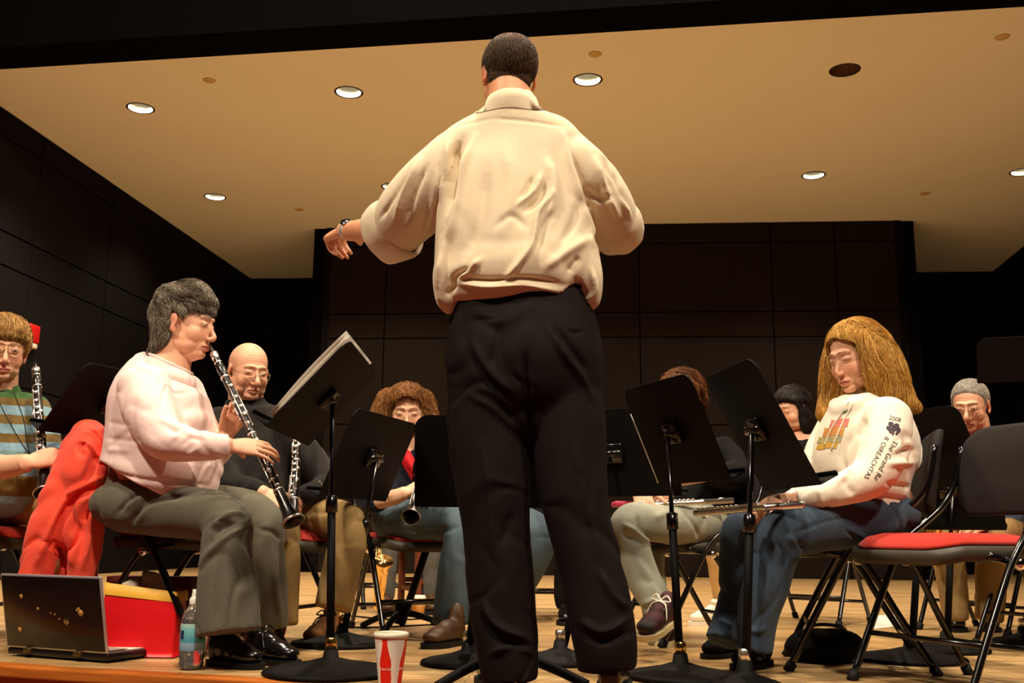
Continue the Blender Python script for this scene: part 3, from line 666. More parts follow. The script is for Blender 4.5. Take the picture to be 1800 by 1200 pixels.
sD, fD = music_stand(at(985, 3.50), (0.355, 3.64, 0.70), 60, 14, 'black music stand beside the conductor\'s right hip', w=0.50, h=0.31, disc=0.16)
sE, fE = music_stand(at(1193, 3.14), (0.515, 3.24, 0.735), 22, 24, 'black music stand with a page showing at its left edge', w=0.42, h=0.34, disc=0.165)
sheets(fE, 'single white page on the stand right of the conductor', n=2, w=0.22, off=(0.125, -0.045), h=0.25, spreadv=0.015)
sF, fF = music_stand(at(1304, 2.97), (0.715, 2.95, 0.72), 8, 28, 'black music stand in front of the blonde player', w=0.40, h=0.385, disc=0.10)
sG, fG = music_stand(at(120, 3.95), (-1.50, 3.82, 0.875), 160, 38, 'black music stand behind the red coat, before the striped sweater', w=0.50, h=0.30)
sH, fH = music_stand(at(1592, 3.66), (1.53, 3.76, 0.735), 20, 24, 'black music stand right behind the blonde player', w=0.44, h=0.30, disc=0.185)
sheets(fH, 'white page on the stand in front of the older man', n=2, w=0.23, off=(-0.06, -0.01), h=0.26, spreadv=0.008)
sH2, fH2 = music_stand(at(1655, 3.98), (1.68, 3.92, 0.60), 60, 12, 'low black music stand between the blonde player and the older man', w=0.34, h=0.31)
sI, fI = music_stand(at(1790, 4.25), (2.20, 4.15, 1.15), 70, 30, 'tall dark music stand at the right picture edge', w=0.52, h=0.20)
sK, fK = music_stand(at(893, 2.98), (0.035, 3.08, 0.93), 270, 35, 'conductor\'s own music stand hidden behind his legs, tripod feet showing', w=0.40, h=0.30, tripod=-22)
# ------------------------------------------------------------------ small things
def text_on(name, s, o, ax, ay, size, mat_, parent, extr=0.0004, align='CENTER', shear=0.0, space=1.0):
    cu = bpy.data.curves.new('t', 'FONT'); cu.body = s; cu.size = size; cu.extrude = extr; cu.align_x = align; cu.align_y = 'CENTER'; cu.shear = shear; cu.space_character = space
    ob = bpy.data.objects.new('t', cu); COL.objects.link(ob); dg = bpy.context.evaluated_depsgraph_get()
    me = bpy.data.meshes.new_from_object(ob.evaluated_get(dg)); bpy.data.objects.remove(ob)
    V = get_co(me); ax = Vector(ax).normalized(); ay = Vector(ay).normalized(); az = ax.cross(ay)
    Fc = [tuple(p.vertices) for p in me.polygons]; return V, Fc, ax, ay, az
def text_flat(name, s, o, ax, ay, size, mat_, parent, **k):
    V, Fc, ax, ay, az = text_on(name, s, o, ax, ay, size, mat_, parent, **k)
    return mesh_obj(name, V@R3(ax, ay, az).T+np.array(o), Fc, mat_, parent, smooth=False)
def text_wrap(name, s, fn, size, mat_, parent, **k):
    V, Fc, *_ = text_on(name, s, (0, 0, 0), (1, 0, 0), (0, 1, 0), size, mat_, parent, **k)
    return mesh_obj(name, [fn(*v) for v in V], Fc, mat_, parent, smooth=False)
# soft drink cup
def big_cup():
    c = Gz(685, 1203); H = 0.136; r = empty('paper_cup', c, 'large white and red soft drink cup standing on the stage edge', 'cup', 'paper cups on the floor')
    r0, r1 = 0.031, 0.046
    def rad(z): return r0+(r1-r0)*max(z-.003, 0)/(H-.011)
    Acc().add(*lathe([(0, 0.004), (r0-0.002, 0.004), (r0, 0.0), (r0, 0.003), (r1, H-0.008)], c, n=48)).obj('cup_body', mat('white waxed paper', lin(246, 238, 222), 0.4), r)
    Acc().add(*lathe([(r1-0.001, H-0.010), (r1+0.0035, H-0.008), (r1+0.0035, H+0.001), (r1-0.001, H+0.004), (r1-0.006, H-0.001), (0.012, H+0.004), (0.0, H+0.006)], c, n=48)).obj('lid', mat('translucent lid plastic', lin(240, 236, 214), 0.25), r)
    red = mat('red print', lin(238, 40, 20), 0.45); wh = mat('white print', lin(250, 236, 220), 0.5)
    outl = [(0.0, 0.118), (0.0075, 0.118), (0.0078, 0.112), (0.0070, 0.108), (0.0085, 0.095), (0.0125, 0.078), (0.0165, 0.062), (0.0172, 0.050), (0.0155, 0.038), (0.0160, 0.025), (0.0165, 0.012), (0.0150, 0.0)]
    def bottle(a0):
        V = []; Fc = []; K = 9
        for w, z in outl:
            for j in range(K):
                t = -1+2*j/(K-1); R_ = rad(z+0.006)+0.0005; an = a0+t*(w if w > 0 else 0.0074)/R_
                V.append((c.x+R_*math.cos(an), c.y+R_*math.sin(an), c.z+z+0.006))
        for i in range(len(outl)-1):
            for j in range(K-1): Fc.append((i*K+j, i*K+j+1, i*K+K+j+1, i*K+K+j))
        o = mesh_obj('bottle_print', V, Fc, red, r); return o
    base = -math.pi/2
    for k_ in range(4):
        a0 = base-0.28+k_*math.pi/2; b = bottle(a0)
        def wrap(x, y, z, a0=a0):
            R_ = rad(0.045+y)+0.0009+z*.5; an = a0+x/R_; return (c.x+R_*math.cos(an), c.y+R_*math.sin(an), c.z+0.045+y)
        text_wrap('lettering', 'Coca-Cola', wrap, 0.0092, wh, b, shear=0.35, space=0.82)
    return r
big_cup()
def coffee(x, y, label, h=0.115):
    c = Gz(x, y); r = empty('coffee_cup', c, label, 'cup', 'paper cups on the floor')
    Acc().add(*lathe([(0, 0.002), (0.026, 0.0), (0.036, h*0.86), (0.035, h*0.87)], c, n=32)).obj('cup_body', mat('white cup paper', lin(236, 214, 176), 0.5), r)
    Acc().add(*lathe([(0.0275, h*0.14), (0.0285, h*0.145), (0.0365, h*0.66), (0.0355, h*0.665)], c, n=32)).obj('sleeve', mat('brown card sleeve', lin(186, 130, 62), 0.8), r)
    Acc().add(*lathe([(0.036, h*0.84), (0.0385, h*0.85), (0.0385, h*0.90), (0.034, h*0.94), (0.033, h), (0.0, h*0.99)], c, n=32)).obj('lid', mat('white lid plastic', lin(240, 232, 214), 0.3), r)
coffee(735, 1084, 'small coffee cup with brown sleeve and white lid on the floor', 0.108)
coffee(1264, 1098, 'white paper cup on the floor behind the two right music stands', 0.12)
# water bottle
c = Gz(335, 1176); r = empty('water_bottle', c, 'clear plastic water bottle with white sports cap at the stage edge', 'bottle')
H = 0.235; pl = mat('clear bottle plastic', (0.95, 0.97, 0.98), 0.06, trans=0.92)
Acc().add(*lathe([(0, 0.006), (0.028, 0.002), (0.0355, 0.008), (0.0365, 0.02), (0.035, 0.026), (0.0365, 0.032), (0.035, 0.038), (0.0365, 0.044), (0.035, 0.050), (0.0365, 0.056), (0.0365, 0.135), (0.0355, 0.15), (0.029, 0.17), (0.018, 0.186), (0.0135, 0.192)], c, n=36)).obj('bottle_body', pl, r)
def label_mat():
    m_ = mat('printed bottle label', lin(120, 180, 196), 0.5); nt = m_.node_tree; tc = nt.nodes.new('ShaderNodeTexCoord'); sp = nt.nodes.new('ShaderNodeSeparateXYZ'); rp = nt.nodes.new('ShaderNodeValToRGB')
    mr = nt.nodes.new('ShaderNodeMapRange'); mr.inputs['From Min'].default_value = 0.056; mr.inputs['From Max'].default_value = 0.135
    nt.links.new(tc.outputs['Object'], sp.inputs[0]); nt.links.new(sp.outputs['Z'], mr.inputs['Value']); nt.links.new(mr.outputs[0], rp.inputs[0]); nt.links.new(rp.outputs[0], nt.nodes['Principled BSDF'].inputs['Base Color'])
    e = rp.color_ramp.elements; e[0].color = (*lin(120, 160, 205), 1); e[1].color = (*lin(170, 205, 190), 1); e[0].position = 0.0; e[1].position = 1.0
    k = e.new(0.28); k.color = (*lin(150, 190, 215), 1); k = e.new(0.33); k.color = (*lin(70, 160, 185), 1); k = e.new(0.8); k.color = (*lin(120, 195, 190), 1); return m_
lb = Acc().add(*lathe([(0.0368, 0.056), (0.0372, 0.057), (0.0372, 0.134), (0.0368, 0.135)], c, n=36)).obj('label_wrap', label_mat(), r)
def wrapb(x, y, z): R_ = 0.0376+z; an = -math.pi/2+x/R_; return (c.x+R_*math.cos(an), c.y+R_*math.sin(an), c.z+0.108+y)
ink_ = mat('label ink', lin(24, 44, 96), 0.5)
for x0_ in (-.034, .030):
    vv = [wrapb(x0_+.008*i, -.018+.026*j, 0) for j in range(2) for i in range(3)]; mesh_obj('label_mark', vv, [(0, 1, 4, 3), (1, 2, 5, 4)], ink_, lb, smooth=False)
Acc().add(*lathe([(0, 0.006), (0.033, 0.006), (0.034, 0.05), (0.034, 0.146), (0.0, 0.147)], c, n=30)).obj('water', mat('water', (0.97, 0.99, 1), 0.02, trans=1.0), r)
Acc().add(*lathe([(0.0, 0.189), (0.0155, 0.189), (0.0165, 0.192), (0.0165, 0.208), (0.0125, 0.212), (0.0105, 0.216), (0.0105, 0.222), (0.009, 0.225), (0.0095, H), (0.0, H)], c, n=28)).obj('sports_cap', mat('white cap plastic', lin(240, 238, 228), 0.35), r)
# laptop
yaw = math.radians(-24); o = Gz(184, 1167)-Vector((math.cos(yaw), math.sin(yaw), 0))*.22; o = Vector((o.x, o.y, 0))
fx = Vector((math.cos(yaw), math.sin(yaw), 0)); fy = Vector((-fx.y, fx.x, 0)); r = empty('laptop', o, 'open dark laptop seen from behind, speckled lid, on the stage edge', 'laptop')
def T2(V, Rm, t): return V@Rm.T+np.array(t)
glossd = mat('glossy dark laptop lid', lin(22, 15, 13), 0.22, spec=0.35); silv = mat('silver laptop rim', lin(190, 184, 190), 0.3, metal=0.6)
ctr = o+fy*0.115
V, Fc = rbox((0, 0, 0.018), (0.44, 0.21, 0.022), 0.008, 3); base_ = mesh_obj('base', T2(V, R3(fx, fy, (0, 0, 1)), ctr), Fc, mat('dark laptop base', lin(20, 16, 18), 0.3), r)
V, Fc = rbox((0, 0, 0.0305), (0.425, 0.195, 0.003), 0.001, 1); mesh_obj('keyboard_deck', T2(V, R3(fx, fy, (0, 0, 1)), ctr), Fc, silv, base_)
for s in (-1, 1):
    for t in (-1, 1): Acc().add(*lathe([(0, 0), (0.009, 0), (0.009, 0.008), (0, 0.008)], ctr+fx*0.15*s+fy*0.08*t, n=12)).obj('rubber_foot', M['rubber'], base_)
lt = math.radians(13); lu = Vector((-fy.x*math.sin(lt), -fy.y*math.sin(lt), math.cos(lt))); ln = fx.cross(lu)   # ln points away from the screen
ln = ln if ln.dot(fy) < 0 else -ln
hinge = o+fy*0.012+Vector((0, 0, 0.030)); lc = hinge+lu*0.122
V, Fc = rbox((0, 0, 0), (0.44, 0.244, 0.010), 0.0045, 3); lid = mesh_obj('lid', T2(V, R3(fx, lu, ln), lc), Fc, silv, r)
V, Fc = rbox((0, 0, 0), (0.428, 0.232, 0.004), 0.0018, 2); sh = mesh_obj('lid_shell', T2(V, R3(fx, lu, ln), lc+ln*0.0042), Fc, glossd, lid)
V, Fc = rbox((0, 0, 0), (0.37, 0.21, 0.002), 0.0008, 1); mesh_obj('screen', T2(V, R3(fx, lu, ln), lc-ln*0.0052), Fc, mat('dark screen', lin(14, 14, 18), 0.1), lid)
spot = mat('lid print', lin(196, 150, 70), 0.3)
def disc2(u, v, rad, hgt=0.0063, n=20):
    for_ = [(math.cos(2*math.pi*i/n)*rad, math.sin(2*math.pi*i/n)*rad) for i in range(n)]
    return prism(for_, 0.0006, lc+fx*u+lu*v+ln*hgt, fx, lu, ln)
for u, v, q in ((0.125, 0.005, 0.0105), (0.118, 0.018, 0.005), (0.110, 0.013, 0.0045), (-0.005, 0.0, 0.003), (0.012, -0.004, 0.0035), (0.03, -0.018, 0.003), (-0.06, 0.012, 0.005), (-0.13, 0.05, 0.007), (-0.15, -0.06, 0.008)): Acc().add(*disc2(u, v, q)).obj('speckle', spot, lid)
lg = Acc().add(*disc2(0.060, -0.026, 0.0125)).obj('logo_disc', mat('logo grey', lin(44, 36, 30), 0.25), lid)
V, Fc, *_ = text_on('t', 'hp', (0, 0, 0), fx, lu, 0.02, None, None, shear=0.25)
mesh_obj('logo', V@R3(fx, lu, ln).T+np.array(lc+fx*0.060-lu*0.026+ln*0.0070), Fc, spot, lid, smooth=False)
for u in (-0.12, 0.10):
    V, Fc = rbox((0, 0, 0), (0.03, 0.018, 0.016), 0.004, 2); mesh_obj('hinge', T2(V, R3(fx, fy, (0, 0, 1)), o+fx*u+fy*0.006+Vector((0, 0, 0.024))), Fc, mat('hinge', lin(90, 66, 40), 0.3, metal=0.5), r)
for k_, (u, v_) in enumerate(((0.155, 0.16), (0.15, 0.10))):
    V, Fc = prism(rrect(0.11, 0.08, 0.003, 2), 0.001, ctr+fx*(u)+fy*(v_-0.14)+Vector((0, 0, 0.034+0.003*k_)), fx, fy, (0, 0, 1))
    o_ = mesh_obj('loose_paper', V, Fc, M['paper'], None, smooth=False); setp(o_, ['folded white paper lying on the laptop keyboard', 'second slip of paper on the laptop keyboard, nearer the lid'][k_], 'paper')
# shopping bag with tissue
def quad_px(pts, d, n=14, amp=0.012, seed=0, thick=0.004):
    """crumpled sheet hung between four picture points with their own distances"""
    A = [W(x, y, dd) for x, y, dd in pts]; V = []; Fc = []
    for i in range(n+1):
        for j in range(n+1):
            u, v = i/n, j/n; p = (A[0]*(1-u)+A[1]*u)*(1-v)+(A[3]*(1-u)+A[2]*u)*v; V.append(tuple(p))
    V = np.array(V); nn = np.cross(V[n]-V[0], V[-1]-V[0]); nn /= np.linalg.norm(nn)
    V = V+nn*(amp*(noise(V, 22, seed)+0.6*noise(V, 50, seed+1)))[:, None]
    for i in range(n):
        for j in range(n): a = i*(n+1)+j; Fc.append((a, a+1, a+n+2, a+n+1))
    return V, Fc
bc = Gz(255, 1158); bag = empty('shopping_bag', (W(255, 1100, 3.55).x, 3.55, 0), 'bright red gift bag with yellow rim band under the woman\'s chair', 'bag')
redp = mat('glossy red bag plastic', lin(226, 22, 30), 0.4, spec=0.4, bump=(14, 0.3, 0.01)); yel = mat('yellow band', lin(246, 188, 66), 0.5)
d0 = 3.5
def bagring(f, z, rnd=0): return [W(*p) for p in f]
X0, X1 = W(180, 1100, d0).x, W(322, 1100, d0+0.1).x
a = Acc(); rows = []
for z, wv in ((0.004, 1.0), (0.03, 1.02), (0.10, 1.03), (0.17, 0.98), (0.225, 0.94)):
    ring_ = []
    for u, v in rrect(abs(X1-X0)*wv+0.02, 0.13*wv, 0.012, 3): ring_.append(((X0+X1)/2+u, d0+0.06+v-0.05*u, z-0.11*(u)*(z/0.225)))
    rows += ring_
V = np.array(rows); n_ = len(rows)//5; V = V+0.006*np.stack([noise(V, 18, 3), noise(V, 18, 4), 0*V[:, 0]], 1)*(V[:, 2:3] > 0.01)
a.add(V, ring_faces(5, n_, False)); a.F.append(tuple(range(n_))); a.obj('bag_body', redp, bag)
a = Acc(); rows = []
for z, g in ((0.190, 0.004), (0.226, 0.003), (0.227, 0.0), (0.20, 0.0)):
    for u, v in rrect(abs(X1-X0)*0.95+0.02+g*2, 0.13*0.95+g*2, 0.012, 3): rows.append(((X0+X1)/2+u, d0+0.06+v-0.05*u, z-0.11*(u)*(z/0.225)))
a.add(np.array(rows), ring_faces(4, n_, False)); a.obj('rim_band', yel, bag)
tis = mat('white tissue paper', lin(232, 220, 200), 0.8)
for k_, (pts, lb_) in enumerate(((((200, 1045, 3.5), (250, 1052, 3.52), (245, 1012, 3.56), (222, 1022, 3.55)), 'crumpled white tissue sticking out of the left of the red bag'),
                           (((243, 1055, 3.5), (302, 1060, 3.52), (290, 1018, 3.6), (250, 1002, 3.58)), 'crumpled white tissue sticking out of the middle of the red bag'),
                           (((262, 1060, 3.54), (303, 1058, 3.56), (302, 1022, 3.62), (272, 1018, 3.62)), 'white tissue sheet at the right end of the red bag'))):
    V, Fc = quad_px(pts, 0, 12, 0.014, k_); o_ = mesh_obj('tissue_paper', V, Fc, tis, None); setp(o_, lb_, 'tissue paper', 'tissue in the gift bag'); md = o_.modifiers.new('t', 'SOLIDIFY'); md.thickness = 0.001
# second dark red bag behind
a = Acc(); rows = []
for z in (0.004, 0.08, 0.16, 0.25):
    for u, v in rrect(0.30, 0.12, 0.02, 3): rows.append((W(270, 1000, 3.8).x+u, 3.80+v, z))
a.add(np.array(rows), ring_faces(4, len(rows)//4, True)); o_ = a.obj('paper_bag', mat('dark red paper', lin(120, 16, 18), 0.6)); setp(o_, 'dark red bag in shadow behind the bright red gift bag', 'bag')
# black soft bag under the blonde player
a = Acc(); p = Gz(1462, 1168); a.add(*ell((p.x, p.y+0.1, 0.045), (0.13, 0.11, 0.062))); a.add(*ell((p.x+0.04, p.y+0.1, 0.05), (0.10, 0.10, 0.06)))
o_ = empty('handbag', (p.x, p.y+0.1, 0), 'black soft bag on the floor under the blonde player\'s chair', 'bag')
cloth('bag_body', a, M['darkcloth'], o_, 0.008, 4, wr=0.006)
Acc().add(*tube([(p.x-0.09, p.y+0.06, 0.09), (p.x-0.04, p.y+0.02, 0.125), (p.x+0.04, p.y+0.02, 0.12), (p.x+0.08, p.y+0.06, 0.09)], 0.006, n=8, k=6)).obj('handle', M['belt'], o_)
# papers on the far floor
for (x0, y0, x1, y1, lb_) in ((1532, 1112, 1578, 1096, 'large sheet of paper lying on the floor behind the right chairs'),):
    A, B, C_, D_ = Gz(1532, 1106), Gz(1590, 1101), Gz(1582, 1080), Gz(1532, 1083)
    V = [A, B, C_, D_]; V = [(v.x, v.y, 0.0015) for v in V]+[(v.x, v.y, 0.004) for v in V]
    o_ = mesh_obj('paper_sheet', V, [(3, 2, 1, 0), (4, 5, 6, 7), (0, 1, 5, 4), (1, 2, 6, 5), (2, 3, 7, 6), (3, 0, 4, 7)], M['paper'], None, smooth=False); setp(o_, lb_, 'paper')
# brown folder on the floor in front of the conductor
A, B, C_, D_ = Gz(945, 1186), Gz(1040, 1181), Gz(1030, 1171), Gz(945, 1176)
# saxophones
def sax(p_top, p_bow, p_bell, label, s=1.0):
    p_top, p_bow, p_bell = Vector(p_top), Vector(p_bow), Vector(p_bell)
    r = empty('saxophone', p_bow, label, 'saxophone', 'brass saxophones')
    mid = p_bow+(p_bow-p_top).normalized()*0.03
    Acc().add(*tube([p_top, lerp(p_top, p_bow, 0.5), p_bow, mid+(p_bell-p_bow)*0.35, lerp(p_bow, p_bell, 0.75), p_bell], [0.010*s, 0.018*s, 0.027*s, 0.032*s, 0.040*s, 0.062*s], n=20, k=6)).obj('body', M['brass'], r)
    ax = (p_bow-p_top).normalized(); sd = -_f; sd = (sd-ax*sd.dot(ax)).normalized(); c_ = Acc(); l_ = (p_bow-p_top).length
    for t in (0.2, 0.32, 0.44, 0.56, 0.68, 0.8, 0.92): c_.add(*lathe([(0, 0), (0.013*s, 0), (0.014*s, 0.004), (0, 0.006)], p_top+ax*l_*t+sd*(0.016+0.012*t)*s, sd, n=12))
    c_.obj('key_cups', M['gold'], r)['kind'] = 'stuff'
    rd = Acc()
    for k_ in (-1, 1): rd.add(*tube([p_top+ax*l_*0.15+sd*0.022+ax.cross(sd)*0.012*k_, p_top+ax*l_*0.95+sd*0.036*s+ax.cross(sd)*0.015*k_], 0.002, n=6))
    rd.obj('key_rods', M['gold'], r); return r
# wooden chair in the back row
wc = Vector((*at(775, 5.9), 0)); r = empty('wooden_chair', wc, 'reddish brown wooden chair in the back row left of the conductor', 'chair')
wy = math.radians(-70); wx_, wy_ = Vector((math.cos(wy), math.sin(wy), 0)), Vector((-math.sin(wy), math.cos(wy), 0)); RW = R3(wx_, wy_, (0, 0, 1))
def wbox(nm, c_, s_): V, Fc = rbox(c_, s_, 0.004, 1); return mesh_obj(nm, V@RW.T+np.array(wc), Fc, M['wood'], r, smooth=False)
for sx in (-1, 1):
    for sy in (-1, 1): wbox('leg', (0.18*sx, 0.18*sy, 0.21 if sx > 0 else 0.21), (0.035, 0.035, 0.42))
wbox('seat', (0, 0, 0.425), (0.42, 0.42, 0.03))
for sy in (-1, 1): wbox('stretcher', (0, 0.18*sy, 0.12), (0.34, 0.018, 0.028)); wbox('back_post', (-0.18, 0.18*sy, 0.62), (0.03, 0.035, 0.36))
for z in (0.55, 0.66, 0.77): wbox('back_slat', (-0.18, 0, z), (0.016, 0.34, 0.05))
for sx in (-1, 1): wbox('stretcher', (0.18*sx, 0, 0.16), (0.018, 0.34, 0.028))
# cables on the floor
for pts, lb_ in (([(560, 1098), (640, 1104), (740, 1100), (800, 1096)], 'thin dark cable lying on the floor by the tripod stand'), ([(600, 1082), (700, 1090), (790, 1084)], 'thin dark cable lying on the floor behind the coffee cup')):
    a = Acc().add(*tube([Gz(x, y)+Vector((0, 0, 0.004)) for x, y in pts], 0.004, n=6, k=8)); setp(a.obj('cable', M['rubber']), lb_, 'cable', 'cables on the stage floor')
# ------------------------------------------------------------------ people: heads, hands, hair, shoes
SKIN = dict(fair=lin(226, 170, 138), tan=lin(214, 150, 112), pale=lin(232, 182, 150))
class Head:
    """local frame: x to the person's own left... y = face direction, z = up; origin between the ears at eye height"""
    def __init__(s, c, face, up=(0, 0, 1), scale=1.0, jaw=1.0, fat=0.0, nose=1.0, skin='fair', eyes=0.6, old=0.0, brow=(60, 40, 25), lips=(186, 96, 84), stubble=0, tilt=0.0, iris=(70, 50, 30), mouth=0.0, look=0.0):
        s.c = np.array(tuple(c), float); y = Vector(face).normalized(); z = Vector(up); z = (z-y*z.dot(y)).normalized(); x = y.cross(z)
        if tilt:
            q = Matrix.Rotation(tilt, 3, y); z = q@z; x = q@x
        s.R = R3(x, y, z)*scale; s.Ri = np.linalg.inv(s.R); s.o = dict(jaw=jaw, fat=fat, nose=nose, skin=skin, eyes=eyes, old=old, brow=brow, lips=lips, stubble=stubble, iris=iris, mouth=mouth, look=look); s.scale = scale
    def w(s, V): return np.asarray(V)@s.R.T+s.c
    def l(s, V): return (np.asarray(V)-s.c)@s.Ri.T
    def pieces(s, ears=True):
        o = s.o; f = o['fat']; j = o['jaw']; n = o['nose']; P = []
        P.append(ell((0, -.016, .030), (.076, .094, .085), nu=32, nv=20))
        P.append(ell((0, .012, -.005), (.066+f*.3, .076, .080), nu=32, nv=20))
        P.append(ell((0, .016, -.050), (.060*j+f, .062, .056), nu=28, nv=16)); P.append(ell((0, .030, -.030), (.061+f, .056, .060), nu=28, nv=16))
        P.append(ell((0, .058, -.094), (.026*j+f*.4, .024, .020), nu=20, nv=12))
        P.append(ell((0, .050, -.068), (.040, .034, .030), nu=20, nv=12))
        for q in (-1, 1):
            P.append(ell((.036*q, .044, -.036), (.028+f*.4, .032, .034), nu=20, nv=12))
            P.append(ell((.038*q*j, .018, -.072), (.021+f, .044, .026), nu=20, nv=12))
            P.append(ell((.031*q, .0705, .001), (.0135, .0135, .0115), nu=20, nv=12))
            P.append(ell((.0115*q*n, .0925, -.0455), (.0075*n, .010, .0070), nu=14, nv=8))
            if ears:
                t = 0.22*q; Rm = R3((math.cos(t), -math.sin(t)*0.9, 0.05*q), (math.sin(t), math.cos(t), -.2), (0, .2, 1))
                P.append(ell((.0765*q+f*q*.4, -.012, -.008), (.0065, .0185, .030), Rm, 20, 12)); P.append(ell((.0745*q+f*q*.4, -.004, -.034), (.006, .010, .012), None, 14, 8))
        P.append(tube([(-.046, .066, .019), (-.022, .081, .0225), (0, .083, .019), (.022, .081, .0225), (.046, .066, .019)], [.007, .0080, .0065, .0080, .007], n=10, k=3))
        ny = lambda v: .080+(v-.080)*(.35+.65*n)
        P.append(tube([(0, .080, .016), (0, ny(.086), -.004), (0, ny(.094), -.020), (0, ny(.1035), -.038), (0, ny(.097), -.046)], [.0068*n, .0070*n, .0080*n, .0102*n, .0088*n], n=12, k=4))
        P.append(tube([(-.023, .074, -.0705), (-.012, .0865, -.0685), (0, .0885, -.0695), (.012, .0865, -.0685), (.023, .074, -.0705)], [.003, .0048, .0048, .0048, .003], n=10, k=3))
        P.append(tube([(-.021, .074, -.0765), (-.010, .0845, -.079), (0, .0865, -.080), (.010, .0845, -.079), (.021, .074, -.0765)], [.003, .0052, .0058, .0052, .003], n=10, k=3))
        return P
    def add(s, acc, ears=True):
        for V, Fc in s.pieces(ears): acc.add(s.w(V), Fc)
    def sculpt(s, V, N):
        p = s.l(V); x, y, z = p[:, 0], p[:, 1], p[:, 2]; ax = np.abs(x); o = s.o
        near = (np.abs(p).max(1) < 0.16); fr = sstep(.03, .06, y)*near; d = np.zeros(len(V))
        g = lambda cx, cz, sx, sz: np.exp(-((ax-cx)/sx)**2-((z-cz)/sz)**2)
        d -= .0030*g(.031, .013, .017, .006)*fr                       # below the brow
        d -= .0018*g(.031, -.0135, .015, .005)*fr*(1+o['old'])       # below the lower lid
        d -= .0045*g(.012, .004, .006, .010)*fr
        d -= .0042*np.exp(-((z+.0742)/.0019)**2)*sstep(.026, .020, ax)*fr     # mouth line
        d -= .0010*g(0, -.060, .005, .006)*fr
        d -= .0045*g(0, -.0885, .016, .0045)*fr                       # under the lip
        if o['old']:
            t = (z+.045)/(-.040); lx = .020+.016*np.clip(t, 0, 1); d -= .0035*o['old']*np.exp(-((ax-lx)/.0035)**2)*sstep(-.1, .15, t)*sstep(1.2, .9, t)*fr
            for zz in (.045, .055, .065): d -= .0012*o['old']*np.exp(-((z-zz)/.0022)**2)*sstep(.05, .03, ax)*fr
        else:
            t = (z+.045)/(-.035); lx = .021+.012*np.clip(t, 0, 1); d -= .0015*np.exp(-((ax-lx)/.004)**2)*sstep(-.1, .15, t)*sstep(1.2, .9, t)*fr
        ear = sstep(.070, .076, ax)*near; d -= .0065*np.exp(-((y+.010)/.008)**2-((z+.010)/.014)**2)*ear
        Nn = .35*N+.65*s.R[:, 1][None]/s.scale*fr[:, None]+.65*N*(1-fr)[:, None]; return V+Nn*(d*s.scale)[:, None]
    def color(s, V, C):
        p = s.l(V); x, y, z = p[:, 0], p[:, 1], p[:, 2]; ax = np.abs(x); o = s.o; near = (np.abs(p).max(1) < 0.15); fr = sstep(.02, .05, y)*near
        def mix(C, col, w): w = np.clip(w, 0, 1)[:, None]; return C*(1-w)+np.array(col)*w
        base = np.array(SKIN[o['skin']])
        C = mix(C, base*np.array((.98, .62, .55)), .45*np.exp(-((ax-.042)/.022)**2-((z+.035)/.022)**2)*fr)
        C = mix(C, base*np.array((.95, .62, .55)), .35*np.exp(-(ax/.014)**2-((z+.044)/.010)**2)*fr)
        C = mix(C, base*np.array((.95, .55, .5)), .4*sstep(.070, .078, ax)*near)
        if o['stubble']: C = mix(C, lin(120, 84, 66), .35*o['stubble']*sstep(-.045, -.06, z)*fr)
        lw = .0240*(1-((z+.0742)/.0118)**2); C = mix(C, lin(*o['lips']), .8*sstep(lw+.001, lw-.002, ax)*(np.abs(z+.0742) < .0110)*fr)
        C = mix(C, lin(70, 26, 22), .9*np.exp(-((z+.0742)/.0014)**2)*sstep(.025, .021, ax)*fr)
        zb = .0235+.10*(ax-.014)*(ax < .032)+(.0018-.22*(ax-.032))*(ax >= .032); bt = .0027-.0014*sstep(.03, .047, ax)
        C = mix(C, lin(*o['brow']), .85*sstep(bt+.0012, bt-.0012, np.abs(z-zb))*sstep(.009, .013, ax)*sstep(.049, .044, ax)*fr)
        C = mix(C, lin(90, 44, 34), .45*np.exp(-((ax-.0075)/.003)**2-((z+.0525)/.0018)**2)*fr*sstep(.100, .094, y))
        ez = .003-.10*np.abs(ax-.031)-.006*(1-o['eyes'])+.0; C = mix(C, lin(34, 20, 16), .9*np.exp(-((z-(ez if o['eyes'] > .3 else ez-.001)-.0016*o['eyes'])/.0013)**2)*sstep(.0155, .013, np.abs(ax-.031))*fr)
        C = mix(C, base*np.array((.75, .55, .5)), .3*np.exp(-((ax-.031)/.016)**2-((z+.010)/.004)**2)*fr)
        return C
    def eyes(s, root):
        if s.o['eyes'] < .3: return
        for q in (-1, 1):
            h = .0052*s.o['eyes']/.6; c = np.array((.031*q, .0722, -.0005-.003*(1-s.o['eyes'])))
            V, Fc = ell((0, 0, 0), (.0115, .0135, h), None, 28, 20)
            col = np.tile(lin(226, 214, 200), (len(V), 1)); dx = V[:, 0]-s.o['look']*.004; dz = V[:, 2]+.001; rr = np.hypot(dx, dz)
            col[(rr < .0052)] = lin(*s.o['iris']); col[rr < .0024] = (.004, .003, .003); col[V[:, 1] < 0] = lin(226, 214, 200)
            mesh_obj('eye', s.w(V+c), Fc, M['eye'], root, cols=col)
